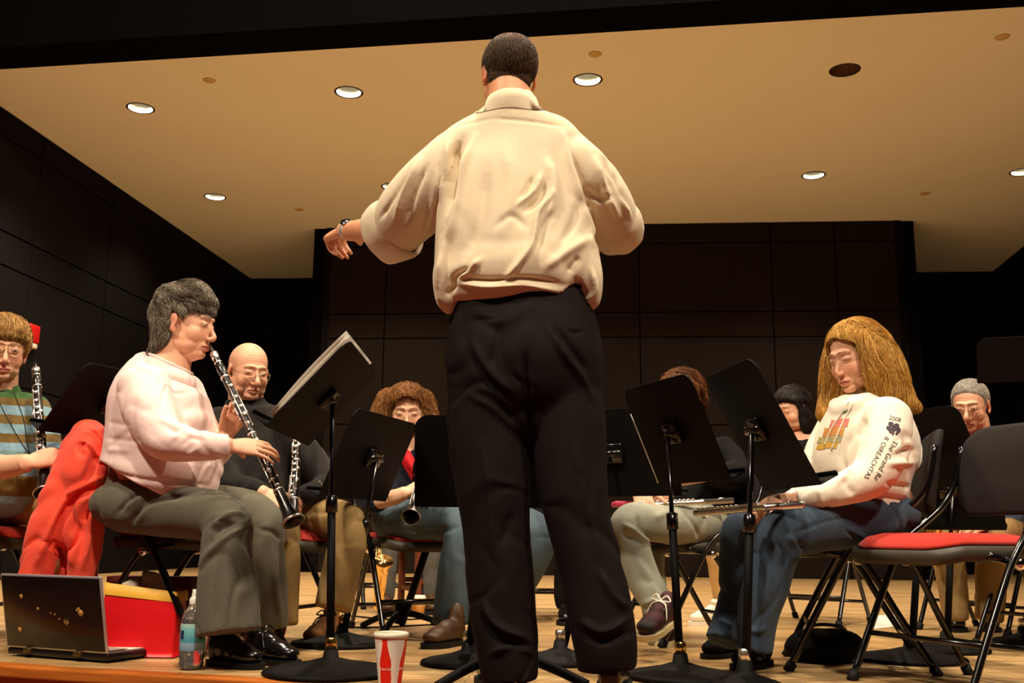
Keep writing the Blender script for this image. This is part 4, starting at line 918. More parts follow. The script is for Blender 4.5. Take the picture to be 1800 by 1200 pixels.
    def glasses(s, root, rim='wire', drop=0.0, r_=.021, slide=0.0):
        a = Acc(); z0 = -.004-drop; y0 = .094+slide
        for q in (-1, 1):
            pts = []
            for i in range(25):
                t = 2*math.pi*i/24; pts.append((.031*q+r_*1.12*math.cos(t), y0-.006*abs(math.cos(t)*q*.5+.5)**2-.18*max(0, (.031+r_*1.12*math.cos(t)*q)-.03), z0+r_*.78*math.sin(t)))
            a.add(s.w(tube(pts, .0010, n=6)[0]), tube(pts, .0010, n=6)[1])
            V, Fc = tube([(.0535*q, y0-.010, z0+.006), (.068*q, .06, z0+.008+.3*drop), (.0765*q, .0, z0*.2+.010), (.077*q, -.022, -.012)], .0010, n=6, k=4); a.add(s.w(V), Fc)
        V, Fc = tube([(-.0085, y0, z0+.004), (0, y0+.003, z0+.008), (.0085, y0, z0+.004)], .0010, n=6, k=4); a.add(s.w(V), Fc)
        g = a.obj('glasses', M[rim], root)
        for q in (-1, 1):
            V, Fc = ell((.031*q, y0-.0045, z0), (r_*1.08, .0012, r_*.74), None, 24, 10); mesh_obj('lens', s.w(V), Fc, M['lens'], g)
    def bvh(s):
        a = Acc()
        for V, Fc in s.pieces(False): a.add(V, Fc)
        V, Fc = a.arr(); return BVHTree.FromPolygons([tuple(v) for v in V], Fc)
    def cap(s, thick, nu=140, nv=100):
        """closed hair shell: thick(P, dirs) -> thickness above the scalp (negative hides it)"""
        bv = s.bvh(); V, Fc = ell((0, 0, 0), (1, 1, 1), None, nu, nv); ctr = np.array((0, -.012, .012)); P = np.zeros_like(V)
        for i, dv in enumerate(V):
            hit = bv.ray_cast(Vector(ctr+dv*.4), Vector(-dv)); P[i] = hit[0] if hit[0] is not None else ctr+dv*.08
        t = thick(P, V); r0 = np.linalg.norm(P-ctr, axis=1); hid = t < -.009; P2 = P+V*t[:, None]; P2[hid] = (ctr+V*np.minimum(.62*r0, .052)[:, None])[hid]; return P2, Fc, t
def hairline(P, front=.062, side=.018, nape=-.085, temple=.03, burn=-.012):
    """signed height above the hairline"""
    y, z, ax = P[:, 1], P[:, 2], np.abs(P[:, 0])
    zl = np.interp(y, [-.10, -.045, -.028, -.018, .002, .018, .030, .050, .070, .10], [nape, nape+.005, -.045, .022, .016, burn, side, (side+front)/2, front-.006, front])
    return z-zl
def strands(name, V, Fc, starts, flow, root, mat_, colf, length=.04, seg=6, rad=.0007, lift=.001, jit=.25, curl=0.0, curlf=90, tip=.3, drift=None):
    bv = BVHTree.FromPolygons([tuple(v) for v in V], Fc); OV = []; OF = []; OC = []; n = 0
    for p in starts:
        p = Vector(p); L_ = length*random.uniform(.6, 1.25); st = L_/seg; pts = []; j = Vector((random.uniform(-jit, jit), random.uniform(-jit, jit), random.uniform(-jit, jit))); ph = random.uniform(0, 6.28); lf = lift*random.uniform(.2, 1.6)
        prev = None; c = colf(p)
        for k_ in range(seg+1):
            h = bv.find_nearest(p)
            if h[0] is None: break
            nn_ = h[1]; q = h[0]+nn_*lf*(1+.8*k_/seg)
            d = Vector(flow(q, nn_))+j; d = d-nn_*d.dot(nn_)*0.85
            if d.length < 1e-6: break
            d.normalize()
            if curl:
                sd = d.cross(nn_); q = q+(sd*math.cos(ph+k_*st*curlf)+nn_*math.sin(ph+k_*st*curlf))*curl
            pts.append(q); p = (q if not curl else h[0]+nn_*lf)+d*st
        if len(pts) < 3: continue
        for i, q in enumerate(pts):
            t = (pts[min(i+1, len(pts)-1)]-pts[max(i-1, 0)]).normalized(); a = t.orthogonal().normalized(); b = t.cross(a); r_ = rad*(1-(1-tip)*(i/(len(pts)-1))**2)
            for m_ in range(3):
                an = 2.094*m_; OV.append(q+(a*math.cos(an)+b*math.sin(an))*r_); OC.append(c)
        for i in range(len(pts)-1):
            for m_ in range(3):
                a = n+i*3+m_; b = n+i*3+(m_+1) % 3; OF.append((a, b, b+3, a+3))
        OF.append((n+2, n+1, n)); e = n+3*(len(pts)-1); OF.append((e, e+1, e+2)); n += 3*len(pts)
    return mesh_obj(name, [tuple(v) for v in OV], OF, mat_, root, cols=np.array(OC))
def sample(V, Fc, n, keep=None):
    V = np.asarray(V); A = np.array([V[list(f)].mean(0) for f in Fc]); w = np.array([np.linalg.norm(np.cross(V[f[1]]-V[f[0]], V[f[-1]]-V[f[0]])) for f in Fc])
    if keep is not None: w = w*keep(A)
    w = w/w.sum(); idx = rng.choice(len(Fc), n, p=w); out = []
    for i in idx:
        f = Fc[i]; q = rng.dirichlet(np.ones(len(f))); out.append((V[list(f)]*q[:, None]).sum(0))
    return out
def vary(cols, w=None):
    def f(p):
        c = np.array(lin(*cols[min(int(random.random()**1.2*len(cols)), len(cols)-1)])); return c*random.uniform(.75, 1.25)
    return f
def short_hair(hd, root, thick, cols, count=2500, length=.03, clump=.002, flowv=None, rad=.0006, lift=.001, jit=.35, extra=None, crown=0, **hl):
    def tf(P, D):
        h = hairline(P, **hl); t = thick if not callable(thick) else thick(P)
        return np.where(h > -.02, (t+clump*noise(P, 70, 5)+clump*.7*noise(P, 150, 6))*sstep(-.002, .016, h)-.006*sstep(.002, -.004, h), -.012)
    P, Fc, t = hd.cap(tf); Vw = hd.w(P)
    if extra is not None:
        a = Acc(); a.add(Vw, Fc)
        for e in extra: a.add(*e)
        me = remesh(a, .0035, 2); Vw = get_co(me); Fc = [tuple(p.vertices) for p in me.polygons]; P = hd.l(Vw)
    base = np.array(lin(*cols[0])); c = base[None]*(0.55+0.35*(noise(P*np.array((1, 1, .4)), 160, 9)[:, None]))
    cw = lambda p: crown*np.exp(-((p[:, 0])**2+(p[:, 1]+.045)**2+(p[:, 2]-.105)**2)/.0022)
    if crown: k = cw(P)[:, None]; c = c*(1-k)+np.array(SKIN['tan'])*.75*k
    shell = mesh_obj('hair', Vw, Fc, M['hair'], root, cols=np.clip(c, 0, 1))
    def kp(A): p = hd.l(A); return ((hairline(p, **hl) > .002)+(extra is not None)*(p[:, 1] < .03)*(p[:, 2] < -.04) > 0)*(1-np.clip(cw(p)*1.2, 0, .8))
    st = sample(Vw, Fc, count, kp)
    def flow(q, n_):
        p = hd.l(np.array(q)[None])[0]; d = flowv(p) if flowv else (p[0]*4, -.3 if p[1] < .04 else .6, -1.0 if abs(p[2]) < .2 else 0)
        return Vector(hd.R@np.array(d))
    strands('strands', Vw, Fc, st, flow, shell, M['hair'], vary(cols), length, 5, rad, lift, jit)
    return shell
# ------------------------------------------------------------------ hands
def hand(acc, w, fdir, back, right, curls=((20, 25, 15),)*4, thumb=(35, 20, 25), s=1.0, spread=1.0, thumbdir=None):
    """five fingered hand; curls = flexion of the three joints for index, middle, ring, little finger"""
    y = Vector(fdir).normalized(); z = Vector(back); z = (z-y*z.dot(y)).normalized(); x = y.cross(z)*(-1 if right else 1)       # x = thumb side
    w = Vector(w); Lc = lambda a, b, c: w+(x*a+y*b+z*c)*s
    V = []; rows = [((0, -.03, 0), .024, .019), ((0, 0, 0), .026, .018), ((.002, .022, 0), .034, .017), ((.003, .05, 0), .040, .0155), ((.001, .075, 0), .041, .0135), ((0, .088, -.001), .038, .0105)]
    for c, rx, rz in rows:
        for j in range(20):
            t = 2*math.pi*j/20; V.append(tuple(Lc(c[0]+rx*math.cos(t), c[1], c[2]+rz*math.sin(t))))
    acc.add(np.array(V), ring_faces(len(rows), 20, True))
    specs = [(.029, .084, .046, .026, .022, .0088, 4), (.010, .088, .050, .030, .023, .0090, 1), (-.010, .086, .046, .028, .023, .0086, -3), (-.028, .078, .036, .021, .020, .0076, -8)]
    tips = []
    for (bx, by, l1, l2, l3, r_, sp), cu in zip(specs, curls):
        p = Vector((bx, by, 0)); a = 0; pts = [(p.x*.85, p.y-.03, 0), tuple(p)]; sp = math.radians(sp*spread)
        for l_, c_ in zip((l1, l2, l3), cu):
            a += math.radians(c_); p = p+Vector((math.sin(sp)*math.cos(a), math.cos(sp)*math.cos(a), -math.sin(a)))*l_; pts.append(tuple(p))
        W_ = [tuple(Lc(*q)) for q in pts]; acc.add(*tube(W_, [r_*s*1.05, r_*s*1.1, r_*s, r_*s*.94, r_*s*.78], n=10, k=3)); acc.add(*ell(W_[-1], (r_*s*.80,)*3, None, 10, 8)); tips.append(Vector(W_[-1]))
        for q in (1, 2): acc.add(*ell(W_[q+1] if q == 1 else W_[1], (r_*s*1.08,)*3, None, 10, 8))
    a1, a2, a3 = [math.radians(v) for v in thumb]
    d = Vector((math.sin(math.radians(48)), math.cos(math.radians(48)), 0)) if thumbdir is None else Vector(thumbdir).normalized()
    p = Vector((.020, .016, -.006)); pts = [tuple(p)]; cur = Vector((d.x*math.cos(a1), d.y*math.cos(a1), d.z-math.sin(a1))).normalized()
    for l_, b_ in ((.042, a2), (.032, a3), (.026, 0)):
        p = p+cur*l_; pts.append(tuple(p)); cur = (Matrix.Rotation(b_, 3, 'Z')@cur)
    W_ = [tuple(Lc(*q)) for q in pts]; acc.add(*tube(W_, [.0155*s, .0125*s, .0105*s, .0085*s], n=12, k=4)); acc.add(*ell(W_[-1], (.0088*s,)*3, None, 10, 8)); tips.append(Vector(W_[-1]))
    return tips
def body(root, head=None, fine=None, coarse=None, skin='fair', hv=.0028):
    """one continuous skin mesh: fine pieces (head, neck, forearms, hands) and the covered core"""
    VV = []; FF = []; CC = []; n = 0
    for acc, vox, sm in ((fine, hv, 6), (coarse, .014, 3)):
        if acc is None or acc.n == 0: continue
        me = remesh(acc, vox, sm); V = get_co(me); C = np.tile(np.array(SKIN[skin]), (len(V), 1))
        if head is not None and acc is fine:
            hh = head if isinstance(head, list) else [head]
            for h in hh:
                V = h.sculpt(V, normals(me)); V = relax(V, edges_of(me), 1, .3); C = h.color(V, C)
        C = C*(1+.06*noise(V, 90, 2)+.05*noise(V, 25, 4))[:, None]
        VV.append(V); FF += [tuple(i+n for i in p.vertices) for p in me.polygons]; CC.append(C); n += len(V); bpy.data.meshes.remove(me)
    return mesh_obj('body', np.concatenate(VV), FF, M['skin'], root, cols=np.clip(np.concatenate(CC), 0, 1))
# ------------------------------------------------------------------ shoes
def shoe(root, heel, toe, mat_, lift=0.0, up=(0, 0, 1), s=1.0, sole=None, soleh=.014, laces=None, name='shoe', kind='low', label=None):
    """heel and toe: points on the ground under the shoe"""
    h = Vector(heel); y = (Vector(toe)-h); Ln = y.length; y.normalize(); z = Vector(up); z = (z-y*z.dot(y)).normalized(); x = y.cross(z); Rm = R3(x, y, z); k_ = Ln/.29
    out = []
    for i in range(28):
        t = 2*math.pi*i/28; u = .145-.143*math.cos(t); wv = np.interp(u, [0, .03, .10, .18, .23, .27, .29], [.012, .033, .034, .048, .046, .030, .004]); out.append((wv*(1 if math.sin(t) >= 0 else -1)*s, u*k_)) if True else None
    def T(V): return np.asarray(V)@Rm.T+np.array(h)
    V, Fc = prism(out, soleh, (0, 0, soleh/2), (1, 0, 0), (0, 1, 0), (0, 0, 1))
    a = Acc(); zz = soleh
    for c, r_ in (((0, .215, zz+.018), (.042, .060, .026)), ((0, .17, zz+.025), (.042, .075, .034)), ((0, .11, zz+.036), (.036, .075, .044)), ((0, .05, zz+.040), (.034, .050, .052)), ((0, .045, zz+.070), (.033, .040, .035 if kind == 'low' else .07))):
        a.add(*ell((c[0], c[1]*k_, c[2]), (r_[0]*s, r_[1]*k_, r_[2]), None, 24, 14))
    me = remesh(a, .006, 4); Vu = get_co(me); Vu[:, 2] = np.maximum(Vu[:, 2], soleh*.6); N_ = None
    set_co(me, T(Vu)-np.array(rootloc(root))); o = link_mesh(name, me, mat_, root, True, label=label)
    mesh_obj('sole', T(V), Fc, sole or M['rubber'], o, smooth=False)
    if laces is not None:
        b = Acc()
        for i in range(5):
            yy = (.105+.022*i)*k_; zz2 = zz+.083-.0105*i-.001*i*i; ww = .026
            b.add(T(tube([(-ww*s, yy, zz2-.012), (0, yy+.006, zz2), (ww*s, yy, zz2-.012)], .0035, n=6, k=4)[0]), tube([(0, 0, 0)]*3, .0035, n=6, k=4)[1])
        for q in (-1, 1):
            pts = [(0, .10*k_, zz+.085), (.022*q*s, .09*k_, zz+.10), (.04*q*s, .10*k_, zz+.085), (.012*q, .105*k_, zz+.083)]
            b.add(T(tube(pts, .003, n=6, k=5)[0]), tube(pts, .003, n=6, k=5)[1])
            pts = [(0, .10*k_, zz+.085), (.03*q*s, .12*k_, zz+.07), (.045*q*s, .15*k_, zz+.03)]
            b.add(T(tube(pts, .003, n=6, k=5)[0]), tube(pts, .003, n=6, k=5)[1])
        b.obj('laces', laces, o)
    return o
def ctr(p): return tuple(Vector(p))
# ------------------------------------------------------------------ the conductor
fc = Gz(975, 1214); root = empty('person', (0.0, 2.74, 0), 'person standing at centre with back turned, cream shirt, black trousers, arms raised', 'person')
hd = Head(W(894, 134, 2.82), (-0.25, 1, -0.05), scale=1.0, skin='tan', jaw=1.05, eyes=.2, stubble=.6)
fine = Acc(); hd.add(fine)
fine.add(*L([(893, 138, 2.80, 36, 1.0), (896, 178, 2.79, 40, 1.0), (900, 215, 2.79, 52, .8)], 24, 5))
fine.add(*L([(720, 372, 2.93, 26), (672, 402, 3.02, 26), (634, 405, 3.08, 20), (603, 407, 3.14, 16, .85)], 20, 5))
w_ = W(600, 408, 3.15); t1 = hand(fine, w_, W(583, 413, 3.235)-w_, Vector((-.45, -.25, .85)), False, ((62, 50, 25), (68, 50, 25), (70, 52, 25), (72, 52, 25)), (35, 10, 10), s=1.0)
fine.add(*L([(1082, 385, 2.98, 26), (1070, 408, 3.10, 23), (1052, 414, 3.24, 17)], 20, 5))
w_ = W(1052, 414, 3.25); hand(fine, w_, W(1040, 425, 3.36)-w_, Vector((.3, .1, 1)), True, ((35, 30, 20),)*4, s=.98)
core = Acc()
core.add(*L([(900, 215, 2.8, 60, .7), (905, 260, 2.8, 105, .5), (910, 350, 2.8, 105, .6), (912, 500, 2.8, 95, .6), (918, 600, 2.8, 105, .7)], 24, 5))
core.add(*L([(880, 640, 2.8, 55), (870, 850, 2.79, 40), (880, 1000, 2.79, 32), (892, 1180, 2.78, 26)], 20, 5)); core.add(*L([(965, 640, 2.8, 55), (1008, 850, 2.76, 40), (1040, 1000, 2.74, 32), (1066, 1160, 2.72, 26)], 20, 5))
core.add(*L([(800, 262, 2.8, 30), (730, 350, 2.88, 30), (690, 395, 2.97, 26)], 20, 5)); core.add(*L([(1000, 262, 2.8, 30), (1062, 340, 2.86, 30), (1082, 385, 2.96, 26)], 20, 5))
body(root, hd, fine, core, 'tan')
short_hair(hd, root, lambda P: .006-.0045*np.exp(-((P[:, 0])**2+(P[:, 1]+.055)**2+(P[:, 2]-.10)**2)/.0012), [(62, 42, 28), (76, 52, 34), (48, 32, 22), (96, 70, 44)], 6500, .014, .0006, lambda p: (p[0]*3, -.15, -1), rad=.00055, lift=.0006, jit=.2, front=.06, side=.02, nape=-.070, burn=-.01, crown=.75, extra=[L([(896, 122, 2.785, 40, .8), (896, 142, 2.78, 38, .75), (896, 158, 2.778, 33, .7)], 36, 5)])
# shirt
a = Acc()
a.add(*L([(899, 184, 2.80, 44, 1.0), (899, 196, 2.80, 53, .95), (899, 213, 2.80, 76, .70), (902, 240, 2.80, 112, .48), (906, 290, 2.80, 132, .50), (903, 360, 2.79, 137, .55), (903, 430, 2.79, 142, .60), (908, 470, 2.79, 146, .63), (910, 491, 2.79, 142, .63), (912, 506, 2.80, 119, .60), (913, 520, 2.80, 100, .55)], 48, 5))
a.add(*L([(862, 226, 2.81, 38), (820, 259, 2.81, 47), (774, 310, 2.82, 58), (728, 364, 2.87, 60), (698, 398, 2.93, 52), (684, 411, 2.96, 48)], 36, 5, flat=True))
a.add(*L([(935, 226, 2.81, 38), (978, 259, 2.81, 45), (1020, 306, 2.82, 54), (1058, 358, 2.86, 54), (1080, 395, 2.92, 45), (1085, 408, 2.95, 42)], 36, 5, flat=True))
a.add(*L([(800, 430, 2.76, 34), (787, 480, 2.75, 28), (786, 525, 2.76, 22), (790, 542, 2.77, 12)], 24, 5)); a.add(*L([(1022, 440, 2.76, 30), (1032, 490, 2.75, 28), (1040, 525, 2.76, 17), (1036, 540, 2.77, 9)], 24, 5))
SF = [([(865, 208), (930, 213), (990, 222)], 2.5, -0.0040), ([(800, 222), (865, 208)], 2.5, -0.0030),
      ([(835, 240), (815, 290), (803, 350), (795, 400), (782, 440), (770, 500)], 7.2, 0.0203), ([(812, 245), (800, 280), (797, 330), (790, 370)], 8.0, -0.0319), ([(788, 245), (784, 300), (776, 350)], 5.6, 0.0145),
      ([(750, 290), (728, 340), (712, 395)], 4.8, -0.0145), ([(738, 280), (712, 335), (695, 385)], 4.8, 0.0145), ([(770, 300), (760, 360), (742, 420)], 5.6, 0.0116), ([(722, 300), (690, 350), (668, 385)], 4.0, -0.0101),
      ([(990, 235), (1008, 300), (1022, 360), (1035, 400), (1042, 430)], 5.6, 0.0174), ([(1000, 262), (1025, 330), (1042, 380)], 5.6, -0.0174), ([(1046, 280), (1062, 330), (1085, 380)], 5.6, 0.0174), ([(1060, 270), (1080, 320), (1098, 360)], 4.8, -0.0145), ([(1030, 330), (1052, 350), (1075, 345)], 4.8, -0.0145), ([(1070, 300), (1090, 345), (1108, 385)], 4.0, 0.0116),
      ([(952, 305), (940, 335), (908, 362)], 4.0, 0.0130), ([(960, 320), (948, 350), (922, 372)], 4.8, -0.0145), ([(938, 310), (918, 350)], 4.0, -0.0116), ([(970, 340), (945, 375), (935, 430), (905, 470), (885, 495)], 4.8, 0.0174), ([(975, 370), (955, 400), (945, 440)], 5.6, -0.0101), ([(958, 275), (972, 330), (960, 400)], 9.6, 0.0116),
      ([(855, 300), (845, 380), (820, 450)], 11.2, -0.0116), ([(830, 470), (800, 485), (795, 505)], 4.8, -0.0174), ([(845, 455), (825, 475), (805, 490)], 4.8, 0.0145), ([(870, 400), (900, 380), (925, 400)], 6.4, -0.0072), ([(960, 470), (1000, 440), (1035, 420)], 8.0, 0.0116), ([(985, 430), (1010, 390), (1020, 350)], 7.2, -0.0087), ([(1000, 480), (1020, 450)], 6.4, -0.0116),
      ([(805, 498), (860, 503), (920, 500), (980, 508), (1015, 505)], 4.0, 0.0145), ([(810, 488), (860, 492), (920, 489), (980, 496)], 4.0, -0.0116), ([(778, 450), (772, 500), (776, 540)], 4.8, 0.0116), ([(800, 500), (785, 520)], 4.8, -0.0145), ([(1038, 470), (1045, 510), (1030, 530)], 4.8, 0.0116), ([(1012, 490), (1030, 520)], 4.0, -0.0145), ([(890, 260), (900, 330), (880, 420)], 12.8, 0.0087)]
sh = cloth('shirt', a, M['shirt'], root, .0044, 4, SF, .0030, (7, 7, 5), seed=11, cr=.0028, crs=(3.5, 3.5, 5))
for (rows, lb) in ((([(706, 396, 2.92, 57), (694, 403, 2.94, 58), (678, 415, 2.985, 54), (668, 421, 3.0, 48)]), 0), (([(1076, 386, 2.90, 47), (1082, 398, 2.92, 48), (1088, 412, 2.97, 45), (1091, 420, 2.99, 41)]), 1)):
    c_ = Acc(); c_.add(*L(rows, 36, 5, ends=False, depth=.9))
    V, Fc = c_.arr(); inner = Acc(); V2 = V.copy(); nr = len(V)//36
    for i in range(nr): m0 = V[i*36:(i+1)*36].mean(0); V2[i*36:(i+1)*36] = m0+(V[i*36:(i+1)*36]-m0)*.90
    F1 = ring_faces(nr, 36, False); F2 = [tuple(reversed([q+len(V) for q in f])) for f in F1]; F3 = []
    for j in range(36): k_ = (j+1) % 36; F3.append((j, j+len(V), k_+len(V), k_)); e = (nr-1)*36; F3.append((e+k_, e+k_+len(V), e+j+len(V), e+j))
    VV = np.vstack([V, V2]); VV = VV+0.004*np.stack([noise(VV, 26, 1), noise(VV, 26, 2), noise(VV, 26, 3)], 1)
    mesh_obj('cuff', VV, F1+F2+F3, M['shirt'], sh)
# collar
a = Acc(); V = []; cpts = []
for rr, zz, yy in ((47, 192, 0), (50, 196, 0), (43, 168, 0), (40, 166, 0)): pass
def band(cx, rows, n=40):
    VV = []
    for (y, d, r_, ra) in rows:
        p = W(cx(y), y, d); R_ = px(r_, p)
        for j in range(n): t = 2*math.pi*j/n; VV.append((p.x+R_*math.cos(t), p.y+R_*ra*math.sin(t), p.z-.012*math.sin(t)*-1*0-.02*(math.sin(t)+1)/2*1.0))
    return np.array(VV), ring_faces(len(rows), n, False)+[]
V, Fc = band(lambda y: 900, [(196, 2.79, 40, 1.0), (176, 2.79, 40, 1.0), (172, 2.785, 42, 1.0), (174, 2.78, 45, 1.0), (190, 2.775, 50, 1.0), (203, 2.775, 56, 1.0), (205, 2.78, 55, 1.0), (198, 2.785, 49, 1.0)]); SB = BVHTree.FromPolygons([tuple(v) for v in get_co(sh.data)+np.array(rootloc(root))], [tuple(p.vertices) for p in sh.data.polygons])
for i in range(5*40, 8*40):
    h = SB.find_nearest(Vector(V[i])); k_ = .0018 if i < 7*40 else -.001
    if h[0] is not None: V[i] = np.array(h[0]+h[1]*k_)
mesh_obj('collar', V, Fc, M['shirt'], sh)
# watch on the left wrist
p = W(611, 406, 3.125); ax_ = (W(608, 406, 3.14)-W(640, 404, 3.08)).normalized()
wt = Acc().add(*lathe([(.0275, -.008), (.0295, -.007), (.0295, .007), (.0275, .008)], p, ax_, 28)).obj('watch', mat('brushed steel', (.62, .6, .55), .45, metal=.6), root)
q = p+Vector((-.1, -.6, .6)).normalized()*.028; Acc().add(*lathe([(0, 0), (.017, 0), (.018, .004), (.015, .008), (0, .008)], q, Vector((-.1, -.6, .6)), 24)).obj('watch_case', M['chrome'], wt)
# trousers
a = Acc()
a.add(*L([(914, 512, 2.80, 116, .62), (917, 540, 2.80, 124, .66), (920, 590, 2.80, 134, .72), (922, 640, 2.80, 139, .74), (924, 700, 2.80, 134, .66), (926, 735, 2.80, 118, .55)], 48, 5))
a.add(*L([(868, 650, 2.80, 74, .95), (856, 740, 2.80, 71), (866, 850, 2.79, 66), (873, 930, 2.79, 59), (879, 1010, 2.79, 60), (885, 1090, 2.79, 58), (893, 1150, 2.78, 53), (896, 1196, 2.78, 50)], 36, 6, flat=True))
a.add(*L([(976, 650, 2.80, 74, .95), (993, 740, 2.79, 71), (1006, 850, 2.77, 62), (1018, 920, 2.76, 57), (1040, 1000, 2.75, 57), (1054, 1070, 2.74, 57), (1064, 1130, 2.73, 55), (1068, 1176, 2.73, 50)], 36, 6, flat=True))
TF = [([(925, 620), (926, 700), (932, 780)], 6, -0.0168), ([(880, 560), (872, 610), (860, 650)], 8, -0.0084), ([(960, 570), (990, 620), (1020, 660), (1040, 700)], 6, 0.0112), ([(975, 575), (1010, 620), (1035, 655)], 6, -0.0112), ([(830, 600), (860, 650), (900, 690)], 7, 0.0112), ([(825, 620), (855, 668), (890, 700)], 6, -0.0098),
      ([(820, 690), (870, 720), (910, 760)], 7, 0.0098), ([(1000, 580), (1010, 585), (1025, 582)], 2.5, -0.0070), ([(835, 562), (870, 560)], 2.5, -0.0056), ([(850, 1060), (875, 1100), (930, 1125)], 6, 0.0168), ([(848, 1085), (880, 1125), (930, 1140)], 6, -0.0168), ([(860, 1150), (900, 1135), (940, 1150)], 5, 0.0140), ([(1020, 1090), (1060, 1110), (1105, 1085)], 6, 0.0140), ([(1020, 1110), (1060, 1128), (1110, 1110)], 5, -0.0140), ([(1050, 1000), (1080, 1050), (1105, 1070)], 7, 0.0112),
      ([(850, 780), (860, 880), (870, 980)], 7, 0.0070), ([(1010, 780), (1030, 880), (1060, 990)], 7, 0.0070), ([(900, 900), (880, 960)], 8, -0.0070)]
tr = cloth('trousers', a, M['trouser'], root, .0055, 4, TF, .0035, (8, 8, 4), seed=4, cr=.005)
# belt
p = W(915, 520, 2.80); R_ = px(119, p); pts = []
V = []
for (zz, rr) in ((.016, 0), (.016, .004), (-.014, .005), (-.014, 0)):
    for j in range(60): t = 2*math.pi*j/60; V.append((p.x+(R_+rr)*math.cos(t), p.y+(R_*.63+rr)*math.sin(t), p.z+zz+.008*math.cos(t)**2*-1))
bl = mesh_obj('belt', np.array(V), ring_faces(4, 60, False), M['belt'], root)
for t in (-1.95, -1.3, -.6, -2.7):
    V, Fc = rbox((0, 0, 0), (.012, .004, .042), .0015, 1, R3((-math.sin(t), math.cos(t)*.63, 0), (math.cos(t), math.sin(t), 0), (0, 0, 1))); mesh_obj('belt_loop', V+np.array((p.x+(R_+.007)*math.cos(t), p.y+(R_*.63+.007)*math.sin(t), p.z-.004)), Fc, M['trouser'], tr)
for (x, d, dx) in ((893, 2.76, -.06), (1068, 2.72, .05)):
    h_ = Vector((at(x, d)[0], d-.02, 0)); shoe(root, h_, h_+Vector((dx, .29, 0)), M['shoe'], s=1.0, soleh=.022)
# ------------------------------------------------------------------ the woman in pink, playing
DOFF[0] = .26
root = empty('person', (W(300, 1000, 3.3).x, 3.56, 0), 'woman in a pale pink sweater and grey trousers blowing a clarinet', 'person')
hd = Head(W(327, 569, 3.30), (1, -.10, -.10), skin='fair', scale=1.08, fat=.004, jaw=1.02, eyes=.45, brow=(70, 56, 44), lips=(190, 100, 84), nose=.95)
fine = Acc(); hd.add(fine)
fine.add(*L([(312, 590, 3.30, 34, .95), (303, 625, 3.30, 34, .95), (292, 655, 3.30, 44, 1)], 24, 5)); fine.add(*ell(W(333, 622, 3.3), (.045, .045, .026)))
clar0, clar1 = W(368, 605, 3.27), W(516, 917, 3.0); cax = (clar1-clar0).normalized()
fine.add(*L([(300, 778, 3.03, 24), (360, 783, 3.01, 21), (402, 784, 3.02, 16, .85)], 20, 5))
w_ = W(404, 784, 3.02); hand(fine, w_, W(470, 787, 3.06)-w_, Vector((.05, -.75, .65)), True, ((22, 30, 20), (16, 26, 18), (12, 20, 14), (8, 14, 10)), (60, 20, 15), s=.94, spread=2.2)
w_ = W(396, 765, 3.27); fine.add(*L([(380, 800, 3.36, 22), (390, 780, 3.30, 18), (396, 765, 3.27, 15)], 20, 4))
hand(fine, w_, W(428, 712, 3.24)-w_, Vector((-.35, .88, -.25)), False, ((30, 50, 35), (38, 52, 35), (42, 52, 35), (46, 50, 30)), (20, 5, 5), s=.94, spread=2.0, thumbdir=(.35, .9, 0))
core = Acc(); core.add(*L([(288, 690, 3.3, 48, 1.1), (285, 720, 3.3, 70, 1.2), (276, 800, 3.3, 76, 1.2), (240, 885, 3.3, 40, 1.6)], 24, 5))
core.add(*L([(230, 890, 3.2, 36), (390, 905, 3.12, 32), (400, 950, 3.1, 30), (402, 1100, 3.1, 22), (402, 1135, 3.1, 20)], 20, 5)); core.add(*L([(250, 890, 3.45, 36), (445, 915, 3.42, 32), (458, 950, 3.4, 28), (458, 1100, 3.4, 22)], 20, 5))
core.add(*L([(256, 680, 3.14, 28), (290, 772, 3.04, 26), (300, 778, 3.03, 22)], 20, 5)); core.add(*L([(330, 690, 3.48, 28), (372, 780, 3.42, 24), (380, 800, 3.37, 20)], 20, 5))
body(root, hd, fine, core); hd.eyes(root)
short_hair(hd, root, lambda P: .013+.010*sstep(.02, -.07, P[:, 2])*(P[:, 1] < -.02)+.006*sstep(.04, .08, P[:, 2]), [(112, 100, 84), (84, 72, 58), (150, 140, 122), (60, 50, 40), (176, 166, 148)], 7000, .045, .0035, lambda p: (p[0]*2+.5*math.sin(p[2]*90+p[1]*60), (1.0 if p[2] > .03 and p[1] > -.04 else -.1)+.6*math.sin(p[2]*110+p[1]*40), -.25 if p[2] > .06 else -1.0), rad=.0006, lift=.003, jit=.4, front=.036, side=.024, nape=-.115, burn=-.004, extra=[L([(290, 575, 3.3, 24, 2.2), (284, 598, 3.3, 18, 2.6), (274, 612, 3.3, 11, 3.2), (264, 622, 3.3, 5, 5)], 28, 6), L([(300, 530, 3.3, 30, 1.6), (340, 518, 3.3, 26, 1.8), (366, 534, 3.3, 15, 2.4)], 24, 6)])
p = hd.w(np.array([[.078, -.002, -.058]]))[0]; p2 = hd.w(np.array([[-.080, -.002, -.055]]))[0]
er = Acc()
for q in (p2,): er.add(*tube([q+np.array((0, 0, .012)), q, q-np.array((0, 0, .014))], .0012, n=6)); er.add(*ell(q-np.array((0, 0, .006)), (.004, .003, .006), None, 12, 8)); er.add(*tube([q-np.array((0, 0, .01)), q-np.array((0, 0, .035))], .0009, n=6))
er.obj('earring', M['gold'], root)
a = Acc()
